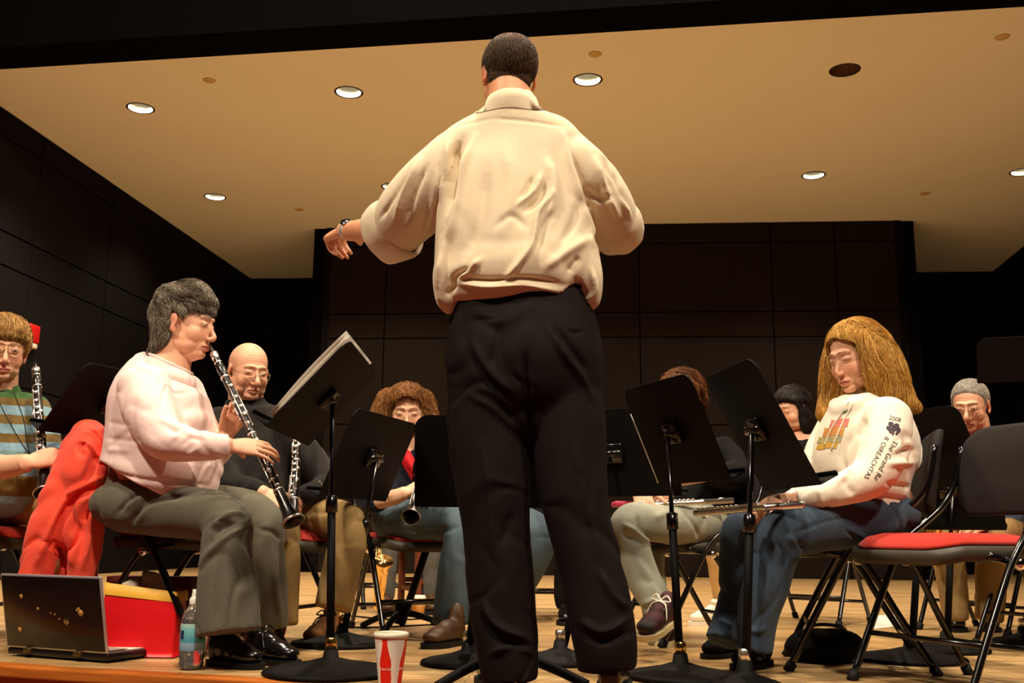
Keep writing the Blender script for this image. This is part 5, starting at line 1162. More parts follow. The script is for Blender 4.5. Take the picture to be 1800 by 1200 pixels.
a.add(*L([(292, 656, 3.3, 44, 1.0), (284, 666, 3.3, 68, 1.25), (278, 700, 3.3, 84, 1.25), (283, 750, 3.3, 94, 1.2), (284, 800, 3.3, 100, 1.2), (281, 832, 3.3, 104, 1.25), (272, 850, 3.3, 98, 1.3)], 40, 5, flat=True))
a.add(*ell(W(345, 822, 3.28), (.085, .15, .075))); a.add(*ell(W(312, 665, 3.30), (.072, .10, .040), R3((.9, 0, -.42), (0, 1, 0), (.42, 0, .9)))); a.add(*ell(W(338, 745, 3.25), (.07, .13, .07)))
a.add(*L([(252, 680, 3.12, 46), (262, 725, 3.06, 43), (286, 768, 3.02, 38), (330, 780, 3.0, 31), (372, 784, 3.0, 25), (402, 784, 3.02, 22)], 28, 6, flat=True))
a.add(*L([(318, 690, 3.48, 40), (352, 760, 3.45, 34), (378, 795, 3.37, 26), (393, 774, 3.29, 20)], 28, 5, flat=True))
PF = [([(290, 745), (310, 760), (335, 760)], 5, -0.0066), ([(280, 735), (305, 748), (335, 750)], 5, 0.0066), ([(300, 775), (320, 760), (345, 765)], 4, 0.0066), ([(320, 785), (335, 770), (360, 775)], 4, -0.0055), ([(330, 800), (350, 785)], 4, 0.0055), ([(192, 742), (225, 748)], 4, -0.0066), ([(188, 770), (240, 776)], 4, -0.0066), ([(186, 790), (230, 792)], 5, 0.0066), ([(175, 822), (230, 838), (300, 848), (370, 852)], 3.5, -0.0077), ([(178, 832), (240, 848)], 4, 0.0044),
      ([(240, 700), (232, 740), (245, 780), (270, 805)], 6, -.005), ([(300, 690), (325, 720), (350, 700)], 7, -.002), ([(380, 765), (380, 800)], 3, -.004), ([(270, 650), (300, 690)], 6, .004), ([(295, 800), (350, 812), (385, 806)], 5, -.005)]
sw = cloth('sweater', a, M['pink'], root, .0055, 4, PF, .0022, (9, 9, 9), seed=21)
V, Fc = tube([W(272+18*0, 644, 3.3)], .01) if False else (None, None)
pts = [tuple(W(299, 639, 3.3)+Vector((.076*math.cos(t), .074*math.sin(t), -.034*math.cos(t)))) for t in np.linspace(0, 2*math.pi, 25)]
mesh_obj('neck_band', *tube(pts, .006, n=8, cap=False), M['pink'], sw)
a = Acc(); a.add(*ell(W(224, 886, 3.31), (.108, .20, .088))); a.add(*L([(232, 850, 3.31, 46, 1.5), (228, 880, 3.31, 52, 1.6)], 28, 4)); 
a.add(*L([(218, 888, 3.19, 46, 1.1), (300, 898, 3.15, 46), (372, 905, 3.08, 44), (400, 922, 3.03, 42), (399, 960, 3.0, 43), (397, 1005, 2.98, 47), (399, 1055, 2.97, 52), (402, 1112, 2.96, 56)], 32, 6, flat=True))
a.add(*L([(240, 888, 3.42, 46, 1.1), (340, 892, 3.42, 44), (430, 902, 3.40, 42), (458, 925, 3.39, 42), (458, 965, 3.38, 42), (459, 1010, 3.38, 45), (458, 1060, 3.38, 48), (456, 1103, 3.38, 51)], 32, 6, flat=True))
GF = [([(255, 860), (225, 880), (205, 905)], 4, -0.0120), ([(275, 862), (245, 890), (228, 920)], 4, -0.0120), ([(250, 868), (220, 895)], 4, 0.0090), ([(330, 868), (260, 885), (225, 925)], 4, -0.0135), ([(365, 935), (400, 905), (430, 905)], 5, 0.0150), ([(360, 965), (385, 930), (415, 920)], 5, -0.0135), ([(355, 985), (390, 950), (430, 925)], 5, 0.0120), ([(430, 950), (445, 1020), (455, 1095)], 5, 0.0090), ([(395, 960), (385, 1030), (380, 1100)], 8, -0.0090), ([(455, 930), (480, 935), (495, 950)], 4, -0.0105), ([(480, 950), (485, 1030), (495, 1100)], 6, 0.0090)]
cloth('trousers', a, M['greywool'], root, .0055, 4, GF, .0030, (8, 8, 5), seed=31, cr=.005)
shoe(root, Gz(430, 1163), Gz(430, 1163)+Vector((.20, -.11, 0)), M['shoe'], s=.95, soleh=.018, laces=M['shoe']); shoe(root, Gz(365, 1168), Gz(365, 1168)+Vector((.20, -.11, 0)), M['shoe'], s=.95, soleh=.018)
woodwind(clar0, clar1, 'black clarinet with silver keys played by the woman in pink', keyside=(.45, -.8, .3))
# red coat over her chair
DOFF[0] = 0.30
coat = empty('coat', (W(130, 1000, 3.38).x, 3.38, 0), 'orange red coat draped over the back of the folding chair', 'coat')
a = Acc()
a.add(*L([(156, 762, 3.36, 28, 3.2), (150, 790, 3.36, 40, 2.6), (138, 850, 3.36, 46, 2.4), (128, 905, 3.34, 42, 2.0), (135, 960, 3.32, 34, 1.6), (132, 1040, 3.32, 32, 1.4)], 40, 6, flat=True))
a.add(*L([(130, 800, 3.25, 22), (105, 870, 3.22, 30), (85, 930, 3.2, 34), (68, 980, 3.2, 30), (55, 1050, 3.2, 30)], 28, 6, flat=True)); a.add(*L([(170, 800, 3.25, 20), (160, 880, 3.22, 24), (150, 950, 3.22, 26), (140, 1040, 3.22, 22)], 28, 6, flat=True))
CF = [([(150, 770), (140, 790), (150, 800)], 5, -0.0150), ([(172, 790), (160, 830), (150, 850)], 8, -0.0180), ([(180, 840), (150, 850), (120, 870), (100, 910)], 5, 0.0210), ([(175, 855), (140, 862), (118, 890)], 4, -0.0210), ([(165, 870), (140, 890), (120, 940), (105, 1000)], 5, 0.0210), ([(168, 885), (150, 910), (140, 980)], 4, -0.0210), ([(120, 880), (100, 930), (85, 990)], 6, -0.0210), ([(100, 900), (80, 950), (60, 1000)], 6, 0.0180), ([(155, 890), (158, 940), (145, 1000)], 4, 0.0180), ([(105, 960), (110, 1000)], 7, -0.0300), ([(130, 930), (125, 1000)], 5, 0.0150)]
cloth('coat_cloth', a, M['coat'], coat, .006, 2, CF, .008, (8, 8, 4), seed=41, cr=.010, crs=(9, 9, 4))
DOFF[0] = 0.0
# ------------------------------------------------------------------ the bald man
root = empty('person', (W(470, 1000, 4.1).x, 4.1, 0), 'bald man with glasses in black sweater and khaki trousers, clarinet in his lap', 'person')
hd = Head(W(437, 652, 4.15), (.62, -.80, -.22), skin='fair', fat=.007, jaw=1.12, eyes=.2, old=.9, brow=(170, 130, 100), nose=1.2, lips=(196, 120, 100))
fine = Acc(); hd.add(fine); fine.add(*L([(432, 670, 4.18, 30), (432, 705, 4.2, 31), (432, 730, 4.2, 40)], 24, 5))
fine.add(*L([(420, 852, 3.9, 18), (462, 868, 3.82, 15)], 16, 4)); w_ = W(464, 868, 3.82); hand(fine, w_, W(510, 884, 3.80)-w_, Vector((.1, -.75, .65)), True, ((30, 45, 30),)*4, (55, 20, 20), s=1.0)
fine.add(*L([(560, 860, 3.95, 18), (530, 872, 3.9, 15)], 16, 4)); w_ = W(528, 872, 3.9); hand(fine, w_, W(505, 890, 3.88)-w_, Vector((0, -.8, .5)), False, ((40, 50, 30),)*4, s=1.0)
core = Acc(); core.add(*L([(432, 755, 4.2, 55, .7), (440, 800, 4.18, 66, .7), (450, 890, 4.12, 66, .8)], 24, 5))
body(root, hd, fine, core); hd.glasses(root, 'wire', drop=.010, slide=.006)
short_hair(hd, root, lambda P: np.where(P[:, 2] < .012, .0022, -.01), [(150, 140, 128), (120, 108, 96)], 250, .008, .0003, front=.2, side=.1, nape=-.05, burn=.002)
a = Acc(); a.add(*L([(432, 712, 4.2, 36, .9), (434, 730, 4.2, 66, .7), (438, 765, 4.18, 84, .62), (442, 820, 4.15, 84, .72), (448, 880, 4.12, 80, .85)], 36, 5))
a.add(*L([(385, 740, 4.15, 28), (386, 795, 4.05, 28), (400, 845, 3.95, 26), (440, 862, 3.86, 25), (464, 868, 3.83, 22)], 24, 5, flat=True)); a.add(*L([(492, 745, 4.15, 28), (540, 800, 4.1, 28), (575, 850, 4.0, 24), (532, 871, 3.9, 18)], 24, 5))
cloth('sweater', a, M['blackknit'], root, .009, 3, [([(390, 800), (410, 830)], 5, .006), ([(395, 790), (415, 815)], 5, -.006), ([(440, 850), (460, 835)], 5, .005)], .004, (8, 8, 8), seed=5)
a = Acc(); a.add(*ell(W(468, 905, 4.15), (.17, .12, .085)))
a.add(*L([(500, 908, 4.12, 36, 1.1), (555, 908, 4.0, 36), (605, 918, 3.92, 35), (614, 945, 3.88, 34), (600, 1000, 3.85, 34), (585, 1070, 3.82, 33)], 28, 6, flat=True)); a.add(*L([(455, 908, 4.1, 38), (480, 915, 3.9, 38), (494, 940, 3.82, 34), (496, 1000, 3.8, 32), (494, 1100, 3.78, 30)], 28, 6, flat=True))
cloth('trousers', a, M['olive'], root, .007, 3, [([(530, 890), (560, 900), (590, 900)], 4, -.006), ([(520, 905), (560, 912)], 4, .006), ([(600, 930), (590, 960), (600, 1000)], 6, .007), ([(580, 950), (560, 1000)], 6, -.008), ([(510, 890), (530, 880)], 4, .006)], .004, (8, 8, 5), seed=6)
shoe(root, Gz(588, 1122), Gz(588, 1122)+Vector((-.06, -.27, 0)), M['suede'], kind='high', laces=M['rubber']); shoe(root, Gz(494, 1128), Gz(494, 1128)+Vector((-.05, -.25, 0)), M['suede'], kind='high', laces=M['rubber'])
woodwind(W(478, 640, 3.95), W(517, 925, 3.76), 'black clarinet held upright in the bald man\'s lap', keyside=(.6, -.8, 0)) if False else woodwind(W(512, 832, 3.86), W(514, 1000, 3.70), 'x') if False else None
p0, p1 = W(516, 828, 3.92), W(518, 928, 3.70)
cl2 = woodwind(p0+(p0-p1)*1.0*0, p1, 'black clarinet resting in the bald man\'s lap, silver keys up') if False else None
def short_clar(pa, pb, label):       # only the joints that show; full length keeps behind the stand
    return woodwind(pa, pb, label)
woodwind(W(528, 700, 4.02), W(514, 915, 3.72), 'black clarinet upright in the bald man\'s lap behind the pink player\'s bell', keyside=(-.1, -1, 0))
# ------------------------------------------------------------------ the curly haired woman
root = empty('person', (W(720, 1000, 4.5).x, 4.5, 0), 'woman with curly auburn hair, navy shirt with red collar, washed blue jeans', 'person')
hd = Head(W(716, 722, 4.5), (.08, -1, -.28), skin='pale', eyes=.25, brow=(110, 66, 40), lips=(196, 110, 96), jaw=.95)
fine = Acc(); hd.add(fine); fine.add(*L([(714, 745, 4.52, 20), (714, 790, 4.54, 22), (714, 812, 4.54, 30)], 24, 5))
fine.add(*L([(650, 882, 4.28, 17), (692, 874, 4.22, 14), (712, 866, 4.2, 12)], 16, 4)); w_ = W(712, 866, 4.2); hand(fine, w_, W(745, 850, 4.2)-w_, Vector((-.1, -.6, .8)), True, ((30, 45, 30),)*4, (40, 20, 20), s=.92)
w_ = W(800, 845, 4.2); fine.add(*L([(808, 840, 4.3, 15), (800, 845, 4.2, 12)], 16, 4)); hand(fine, w_, W(770, 848, 4.15)-w_, Vector((0, -.6, .8)), False, ((30, 45, 30),)*4, s=.92)
core = Acc(); core.add(*L([(714, 835, 4.54, 45, .7), (718, 880, 4.5, 55, .8)], 24, 5)); body(root, hd, fine, core, 'pale'); hd.eyes(root)
# hair volume
a = Acc(); a.add(*ell(W(716, 702, 4.50), (.081, .106, .073), None, 32, 24)); a.add(*L([(690, 705, 4.55, 26), (676, 745, 4.55, 28), (672, 775, 4.56, 20)], 20, 5)); a.add(*L([(738, 705, 4.56, 24), (748, 750, 4.55, 24), (748, 790, 4.55, 16)], 20, 5)); a.add(*ell(W(714, 745, 4.62), (.10, .06, .12)))
me = remesh(a, .008, 3); V = get_co(me); Fh = [tuple(p.vertices) for p in me.polygons]; lp = hd.l(V)
cut_ = (lp[:, 1] > .045)*(np.abs(lp[:, 0]) < .054)*(lp[:, 2] < .072-9*lp[:, 0]**2); V2 = V.copy(); V2[cut_ > 0] = hd.w(lp[cut_ > 0]*np.array((1, .55, 1)))
ch = mesh_obj('hair', V2, Fh, M['hair'], root, cols=np.clip(np.array(lin(116, 72, 36))[None]*(1+.4*noise(V2, 60, 3))[:, None], 0, 1))
st = sample(V2, Fh, 3400, lambda A: ((hd.l(A)[:, 1] < .05)+(hd.l(A)[:, 2] > .068-9*hd.l(A)[:, 0]**2)+(np.abs(hd.l(A)[:, 0]) > .056) > 0).astype(float))
strands('strands', V2, Fh, st, lambda q, n_: (n_.x*.5, 0, -1), ch, M['hair'], vary([(156, 102, 52), (128, 80, 40), (186, 132, 74), (98, 58, 30)]), .09, 13, .0010, .0035, .3, curl=.005, curlf=140)
a = Acc(); a.add(*L([(714, 800, 4.54, 30, .8), (716, 818, 4.54, 62, .62), (718, 860, 4.52, 72, .65), (720, 915, 4.5, 66, .8)], 32, 5))
a.add(*L([(662, 815, 4.5, 24), (645, 850, 4.4, 25), (650, 880, 4.3, 23), (668, 880, 4.25, 20)], 24, 5, flat=True)); a.add(*L([(770, 815, 4.5, 24), (800, 860, 4.38, 24), (796, 872, 4.28, 20)], 24, 5))
sh = cloth('shirt', a, M['navy'], root, .009, 3, [([(660, 830), (650, 860)], 5, .006), ([(700, 850), (720, 880)], 6, -.006)], .004, seed=8)
for pts in ([(712, 792), (722, 800), (742, 846), (738, 852), (722, 828), (706, 806)],):
    P3 = [W(x, y, 4.36) for x, y in pts]; V = [tuple(v) for v in P3]+[tuple(v+Vector((0, .012, 0))) for v in P3]; n_ = len(pts); mesh_obj('collar', V, [tuple(range(n_-1, -1, -1)), tuple(range(n_, 2*n_))]+[(i, (i+1) % n_, n_+(i+1) % n_, n_+i) for i in range(n_)], M['redcloth'], sh)
a = Acc().add(*L([(700, 782, 4.46, 12), (716, 808, 4.42, 13), (738, 846, 4.38, 11)], 16, 5, depth=.5)); a.add(*L([(742, 772, 4.48, 8), (742, 800, 4.44, 8), (740, 840, 4.39, 7)], 16, 5, depth=.5)); cloth('lapel', a, M['redcloth'], sh, .006, 2, (), .002)
for x in (690, 694): mesh_obj('bracelet', *lathe([(.031, -.002), (.034, 0), (.031, .002)], W(x, 873, 4.22), (W(712, 866, 4.2)-W(650, 882, 4.28)), 24), M['gold'], root)
a = Acc(); a.add(*ell(W(712, 915, 4.52), (.15, .13, .085)))
a.add(*L([(690, 915, 4.45, 34, 1.1), (745, 912, 4.3, 36), (800, 915, 4.18, 36), (812, 945, 4.12, 33), (800, 1000, 4.1, 30), (796, 1050, 4.1, 32), (795, 1096, 4.1, 36)], 28, 6, flat=True)); a.add(*L([(740, 912, 4.45, 36), (850, 915, 4.2, 38), (930, 935, 4.05, 38), (938, 970, 4.03, 33), (905, 1040, 4.1, 28), (880, 1090, 4.12, 27)], 28, 6))
cloth('jeans', a, M['denimmid'], root, .007, 3, [([(690, 900), (730, 890), (770, 895)], 5, .006), ([(700, 930), (760, 935), (810, 925)], 5, -.008), ([(780, 1090), (820, 1088)], 3, -.004), ([(785, 960), (780, 1040), (770, 1090)], 3, .004)], .004, (8, 8, 5), seed=9)
shoe(root, Gz(812, 1132), Gz(812, 1132)+Vector((-.13, -.20, 0)), M['shoebrown'], kind='high', soleh=.02); shoe(root, Gz(880, 1118), Gz(880, 1118)+Vector((.02, -.26, 0)), M['shoebrown'], kind='high', soleh=.02)
woodwind(W(757, 780, 4.42), W(722, 908, 4.00), 'black clarinet of the curly haired woman, bell pointing down at the viewer', keyside=(.2, -.6, .7))
# ------------------------------------------------------------------ the flute player with crossed legs
root = empty('person', (W(1200, 1000, 4.2).x, 4.2, 0), 'person hidden behind music stands, black top, faded grey jeans, one leg crossed', 'person')
hd = Head(W(1198, 702, 4.35), (-.62, -.72, -.3), skin='fair', eyes=.2)
fine = Acc(); hd.add(fine); fine.add(*L([(1202, 720, 4.38, 20), (1205, 765, 4.4, 24), (1206, 780, 4.4, 32)], 20, 5))
fine.add(*L([(1120, 835, 4.1, 18), (1118, 850, 4.0, 16), (1120, 858, 3.97, 14)], 16, 4)); w_ = W(1121, 856, 3.97); hand(fine, w_, W(1134, 888, 3.93)-w_, Vector((-.15, -.85, .4)), True, ((14, 16, 10), (18, 18, 10), (20, 20, 10), (24, 22, 10)), (10, 10, 10), s=.95, spread=2.0)
fine.add(*L([(1250, 828, 4.15, 17), (1205, 838, 4.05, 15), (1182, 843, 4.02, 13)], 16, 4)); w_ = W(1180, 843, 4.02); hand(fine, w_, W(1168, 872, 4.02)-w_, Vector((.1, -.9, .2)), False, ((30, 40, 25),)*4, (20, 20, 20), s=.92)
core = Acc(); core.add(*L([(1206, 805, 4.4, 45, .8), (1215, 900, 4.3, 55, .9)], 20, 5)); body(root, hd, fine, core)
short_hair(hd, root, lambda P: .02+.02*sstep(.03, -.06, P[:, 2]), [(96, 54, 26), (70, 38, 18), (150, 92, 40)], 2600, .06, .004, front=.04, side=.02, nape=-.13, burn=-.03, rad=.001, lift=.003)
a = Acc(); a.add(*L([(1206, 768, 4.4, 30, .9), (1208, 790, 4.4, 68, .8), (1212, 840, 4.36, 74, .8), (1222, 900, 4.3, 66, 1.0)], 32, 5))
a.add(*L([(1150, 790, 4.3, 26), (1118, 820, 4.2, 27), (1112, 845, 4.06, 23), (1116, 855, 4.0, 19)], 24, 5, flat=True)); a.add(*L([(1268, 790, 4.35, 28), (1300, 830, 4.25, 26), (1262, 836, 4.14, 22), (1240, 834, 4.12, 19)], 24, 5, flat=True)); a.add(*ell(W(1290, 860, 4.4), (.12, .08, .12)))
cloth('top', a, M['darkcloth'], root, .009, 3, (), .004, seed=12)
a = Acc(); a.add(*ell(W(1232, 925, 4.25), (.13, .15, .085)))
a.add(*L([(1232, 920, 4.15, 38, 1.1), (1180, 920, 4.02, 36), (1128, 915, 3.95, 35), (1106, 925, 3.92, 34), (1112, 965, 3.92, 33), (1130, 1015, 3.9, 31), (1150, 1050, 3.88, 30), (1164, 1076, 3.87, 28)], 28, 6, flat=True)); a.add(*L([(1225, 935, 4.35, 36), (1150, 945, 4.2, 34), (1140, 985, 4.15, 30), (1150, 1060, 4.12, 26), (1158, 1120, 4.1, 24)], 24, 6))
JF = [([(1120, 905), (1125, 930), (1150, 950)], 4, -0.0135), ([(1095, 920), (1120, 935), (1145, 955)], 4, 0.0120), ([(1095, 940), (1115, 950), (1140, 960)], 4, -0.0105), ([(1200, 895), (1222, 925), (1230, 950)], 3.5, -0.0105), ([(1120, 980), (1150, 1030), (1165, 1070)], 6, 0.0090), ([(1175, 900), (1150, 910)], 6, 0.0075), ([(1130, 1060), (1160, 1055), (1180, 1065)], 4, 0.0120), ([(1130, 1070), (1160, 1066)], 4, -0.0120)]
cloth('jeans', a, M['denimlight'], root, .0065, 3, JF, .0035, (8, 8, 5), seed=13)
bt = Acc()
for t in np.linspace(0, 1, 9): bt.add(*ell(W(1236+18*t, 906+24*t*t, 4.02+.05*t), (.005, .005, .005), None, 10, 8))
bt.obj('belt_studs', M['silver'], root)
sk = mat('sneaker black canvas', lin(24, 18, 20), 0.7, var=(16, lin(120, 20, 40), 0.35))
sole = mat('cream rubber sole', lin(214, 196, 150), 0.6)
shoe(root, W(1186, 1092, 3.86), W(1124, 1128, 3.70), sk, up=(.15, 0, 1), sole=sole, soleh=.02, laces=M['white']); shoe(root, Gz(1165, 1125), Gz(1165, 1125)+Vector((-.03, -.27, 0)), sk, sole=sole, soleh=.02, laces=M['white'])
flute(W(1288, 879, 4.05), W(1118, 889, 3.92), 'silver flute lying across the grey jeans of the crossed leg player')
setp(quad := mesh_obj('book', *rbox(tuple(W(1100, 886, 4.12)), (.10, .16, .02), .003, 1), mat('pink red book cover', lin(200, 60, 90), .5), None), 'pink and red book lying on the lap under the hand left of the flute', 'book')
# ------------------------------------------------------------------ the blonde player
root = empty('person', (W(1530, 1000, 3.38).x, 3.38, 0), 'girl with long blonde hair in white printed hoodie and dark jeans looking down', 'person')
hd = Head(W(1504, 626, 3.36), (-.86, -.42, -.26), skin='fair', eyes=.25, brow=(120, 80, 44), lips=(196, 104, 88), jaw=.98, fat=.005, nose=.75, iris=(50, 36, 24))
fine = Acc(); hd.add(fine); fine.add(*L([(1515, 645, 3.38, 32), (1522, 685, 3.4, 32), (1528, 705, 3.4, 42)], 24, 5))
fine.add(*L([(1470, 866, 3.09, 21), (1425, 874, 3.09, 18), (1400, 877, 3.1, 14, .85)], 16, 5)); w_ = W(1400, 877, 3.1); hand(fine, w_, W(1345, 884, 3.14)-w_, Vector((.1, -.62, .78)), False, ((30, 48, 30), (34, 48, 30), (38, 48, 30), (40, 45, 30)), (60, 20, 20), s=.92)
w_ = W(1370, 893, 3.3); fine.add(*L([(1400, 880, 3.42, 17), (1370, 893, 3.3, 13)], 16, 4)); hand(fine, w_, W(1328, 893, 3.2)-w_, Vector((0, -.5, .8)), True, ((30, 45, 30),)*4, s=.92)
core = Acc(); core.add(*L([(1528, 740, 3.4, 50, 1.1), (1528, 800, 3.38, 66, 1.1), (1555, 900, 3.38, 50, 1.6)], 24, 5)); body(root, hd, fine, core); hd.eyes(root)
a = Acc(); C_ = lambda q: tuple(hd.w(np.array([q]))[0])
a.add(*ell(C_((0, -.018, .036)), (.087, .100, .088), hd.R, 40, 28))
a.add(*L([(1524, 606, 3.38, 38), (1545, 645, 3.39, 41), (1565, 684, 3.38, 36), (1592, 708, 3.36, 20), (1612, 717, 3.34, 7)], 28, 6)); a.add(*L([(1524, 592, 3.29, 20), (1537, 630, 3.27, 24), (1547, 668, 3.27, 26), (1560, 702, 3.28, 18)], 28, 6)); a.add(*L([(1540, 622, 3.34, 34), (1556, 680, 3.32, 33), (1582, 714, 3.32, 16)], 28, 6))
a.add(*L([(1470, 600, 3.50, 14), (1462, 650, 3.50, 18), (1462, 700, 3.50, 20), (1452, 730, 3.46, 14)], 24, 6)); a.add(*L([(1500, 640, 3.5, 22), (1490, 700, 3.5, 24), (1475, 735, 3.46, 14)], 24, 6)); a.add(*L([(1498, 581, 3.32, 9), (1521, 600, 3.30, 12), (1532, 645, 3.27, 11)], 20, 5))
me = remesh(a, .006, 3); V = get_co(me); Fh = [tuple(p.vertices) for p in me.polygons]; lp = hd.l(V)
cut_ = (lp[:, 1] > .026)*(np.abs(lp[:, 0]) < .074-.35*np.maximum(lp[:, 2]-.01, 0))*(lp[:, 2] < .070-7*lp[:, 0]**2)*(lp[:, 2] > -.13); V2 = V.copy(); q = lp[cut_ > 0]; q[:, 1] *= .45; q[:, 0] *= .8; V2[cut_ > 0] = hd.w(q)
BL = [(212, 162, 76), (186, 134, 56), (226, 182, 100), (160, 108, 44), (198, 148, 66)]
V2 = V2+np.array((0, 0, 0)); bl = mesh_obj('hair', V2, Fh, M['hair'], root, cols=np.clip(np.array(lin(184, 130, 54))[None]*(1+.35*noise(V2*np.array((1, 1, .3)), 90, 3))[:, None], 0, 1))
def kp(A): p = hd.l(A); return ((p[:, 1] < .027)+(p[:, 2] > .067-7*p[:, 0]**2)+(np.abs(p[:, 0]) > .074) > 0).astype(float)
st = sample(V2, Fh, 9500, lambda A: kp(A)*(1+2.5*(hd.l(A)[:, 2] > .05)))
def fl(q, n_):
    x, y = proj(np.array(q)[None]); x = x[0]; y = y[0]; p = hd.l(np.array(q)[None])[0]
    b = hd.R[:, 1]*-.35*max(0, min(1, (p[2]+.02)/.08))
    return (b[0]+.18+.38*math.sin(y*.085+p[0]*25+p[1]*18), b[1]+.2*math.sin(y*.1+p[1]*30), -1)
strands('strands', V2, Fh, st, fl, bl, M['hair'], vary(BL), .085, 8, .0008, .004, .2)
a = Acc(); a.add(*L([(1532, 698, 3.4, 40, 1.0), (1530, 715, 3.4, 62, 1.3), (1526, 760, 3.39, 84, 1.3), (1522, 810, 3.38, 91, 1.25), (1528, 850, 3.37, 82, 1.3), (1546, 885, 3.37, 58, 1.6), (1560, 908, 3.37, 38, 2.0)], 40, 5))
a.add(*L([(1560, 735, 3.2, 42), (1556, 785, 3.14, 42), (1532, 836, 3.1, 38), (1486, 858, 3.08, 30), (1440, 871, 3.08, 23), (1402, 878, 3.1, 19)], 28, 6, flat=True)); a.add(*L([(1475, 745, 3.58, 34), (1448, 800, 3.54, 34), (1420, 860, 3.46, 24), (1385, 886, 3.36, 18)], 24, 5))
a.add(*L([(1560, 700, 3.42, 20), (1520, 712, 3.26, 22), (1478, 722, 3.30, 18), (1470, 712, 3.48, 14)], 24, 5))
def hcol(V):
    X, Y = proj(V); D = V-np.array(CAM); C = np.tile(lin(238, 226, 206), (len(V), 1)); return C
HF = [([(1540, 880), (1575, 895), (1590, 920)], 4, 0.0090), ([(1560, 850), (1600, 856)], 4, -0.0120), ([(1570, 800), (1610, 790)], 5, -0.0120), ([(1560, 815), (1608, 812)], 5, 0.0105), ([(1540, 870), (1600, 880)], 4, -0.0105), ([(1500, 760), (1480, 800), (1490, 840)], 6, -0.0120), ([(1440, 860), (1445, 885)], 3, 0.0075), ([(1480, 840), (1500, 870)], 5, -0.0090), ([(1520, 735), (1510, 770)], 6, -0.0120), ([(1590, 760), (1598, 810)], 6, -0.0120), ([(1500, 820), (1470, 850)], 5, 0.0090), ([(1505, 888), (1560, 902), (1592, 924)], 3, -0.0090)]
hood = cloth('hoodie', a, M['hoodie'], root, .0055, 4, HF, .0028, (9, 9, 7), cols=hcol, seed=14)
hb = hood.data; HV = get_co(hb)+np.array(rootloc(root)); HB = BVHTree.FromPolygons([tuple(v) for v in HV], [tuple(p.vertices) for p in hb.polygons])
def stick(bv, x, y, off=.0012, d=None):
    r_ = ray(x, y); h = bv.ray_cast(CAM, r_.normalized()); return (h[0]+h[1]*off) if h[0] is not None else None
def print_on(bv, V2d, Fc, mat_, parent, name, off=.0012):
    """lay flat artwork (picture coordinates) on a cloth surface"""
    P = [stick(bv, x, y, off) for x, y in V2d]; good = [p is not None for p in P]
    if not any(good): return None
    for i, p in enumerate(P):
        if p is None: P[i] = P[good.index(True)]
    F2 = [f for f in Fc if all(good[i] for i in f) and max((P[a]-P[b]).length for a in f for b in f) < .03]
    return mesh_obj(name, [tuple(p) for p in P], F2, mat_, parent, smooth=False)
def art_text(s, size, org, ang, bv, mat_, parent, name='lettering', shear=0, space=1, off=.0014, bold=0.0):
    cu = bpy.data.curves.new('t', 'FONT'); cu.body = s; cu.size = size; cu.resolution_u = 3; cu.offset = bold; cu.shear = shear; cu.space_character = space
    ob = bpy.data.objects.new('t', cu); COL.objects.link(ob); dg = bpy.context.evaluated_depsgraph_get(); me = bpy.data.meshes.new_from_object(ob.evaluated_get(dg)); bpy.data.objects.remove(ob)
    bm = bmesh.new(); bm.from_mesh(me); bmesh.ops.triangulate(bm, faces=bm.faces[:]); V = np.array([tuple(v.co) for v in bm.verts]); Fc = [tuple(v.index for v in f.verts) for f in bm.faces]; bm.free()
    c, s_ = math.cos(ang), math.sin(ang); X = org[0]+V[:, 0]*c-(-V[:, 1])*s_; Y = org[1]+V[:, 0]*s_+(-V[:, 1])*c
    return print_on(bv, list(zip(X, Y)), Fc, mat_, parent, name, off)
ink = mat('dark purple print ink', lin(58, 44, 56), 0.7)
art_text('2008', 10.5, (1562, 737), math.radians(14), HB, ink, hood)
ang = math.radians(117)
art_text('R OIREACHTAS', 12.0, (1556, 766), ang, HB, ink, hood, space=1.0)
art_text('The Grand Re', 13.5, (1571, 772), ang, HB, mat('dark olive print ink', lin(50, 46, 34), 0.7), hood, shear=0.15)
tv = []; tf = []
def blob2(cx, cy, rx, ry, rot=0, n=12):
    b = len(tv)
    for i in range(n):
        t = 2*math.pi*i/n; u, v = rx*math.cos(t), ry*math.sin(t); tv.append((cx+u*math.cos(rot)-v*math.sin(rot), cy+u*math.sin(rot)+v*math.cos(rot)))
    tf.append(tuple(range(b, b+n)))
for cx, cy, rx, ry, ro in ((1566, 745, 5, 4, 0), (1576, 748, 5, 4, .3), (1563, 753, 6, 4, .5), (1571, 753, 5, 6, 0), (1579, 756, 4, 5, 0), (1570, 761, 2.0, 5, .25), (1565, 759, 4, 2.4, .8), (1576, 762, 3, 2.5, -.8)): blob2(cx, cy, rx, ry, ro)
print_on(HB, tv, tf, ink, hood, 'emblem')
for (x0, y0, x1, y1, col_, nm) in ((1462, 738, 1494, 752, (206, 90, 100), 'chest_print'), (1450, 752, 1486, 768, (196, 120, 60), 'chest_print'), (1440, 768, 1482, 780, (150, 150, 120), 'chest_print'), (1434, 780, 1474, 790, (214, 160, 40), 'chest_print'), (1484, 722, 1497, 726, (40, 110, 60), 'chest_print')):
    n_ = 8; vv = []; ff = []
    for i in range(n_+1):
        for j in range(5): u, v = i/n_, j/4; vv.append((x0+(x1-x0)*u+(y0-745)*-.18*0-6*v*0+(v*-4), y0+(y1-y0)*v-3*u+1.2*math.sin(u*9+v*5)))
    for i in range(n_):
        for j in range(4): a_ = i*5+j; ff.append((a_, a_+1, a_+6, a_+5))
    print_on(HB, vv, ff, mat('print', lin(*col_), .7, var=(60, lin(200, 170, 90), .6)), hood, nm, .0018)
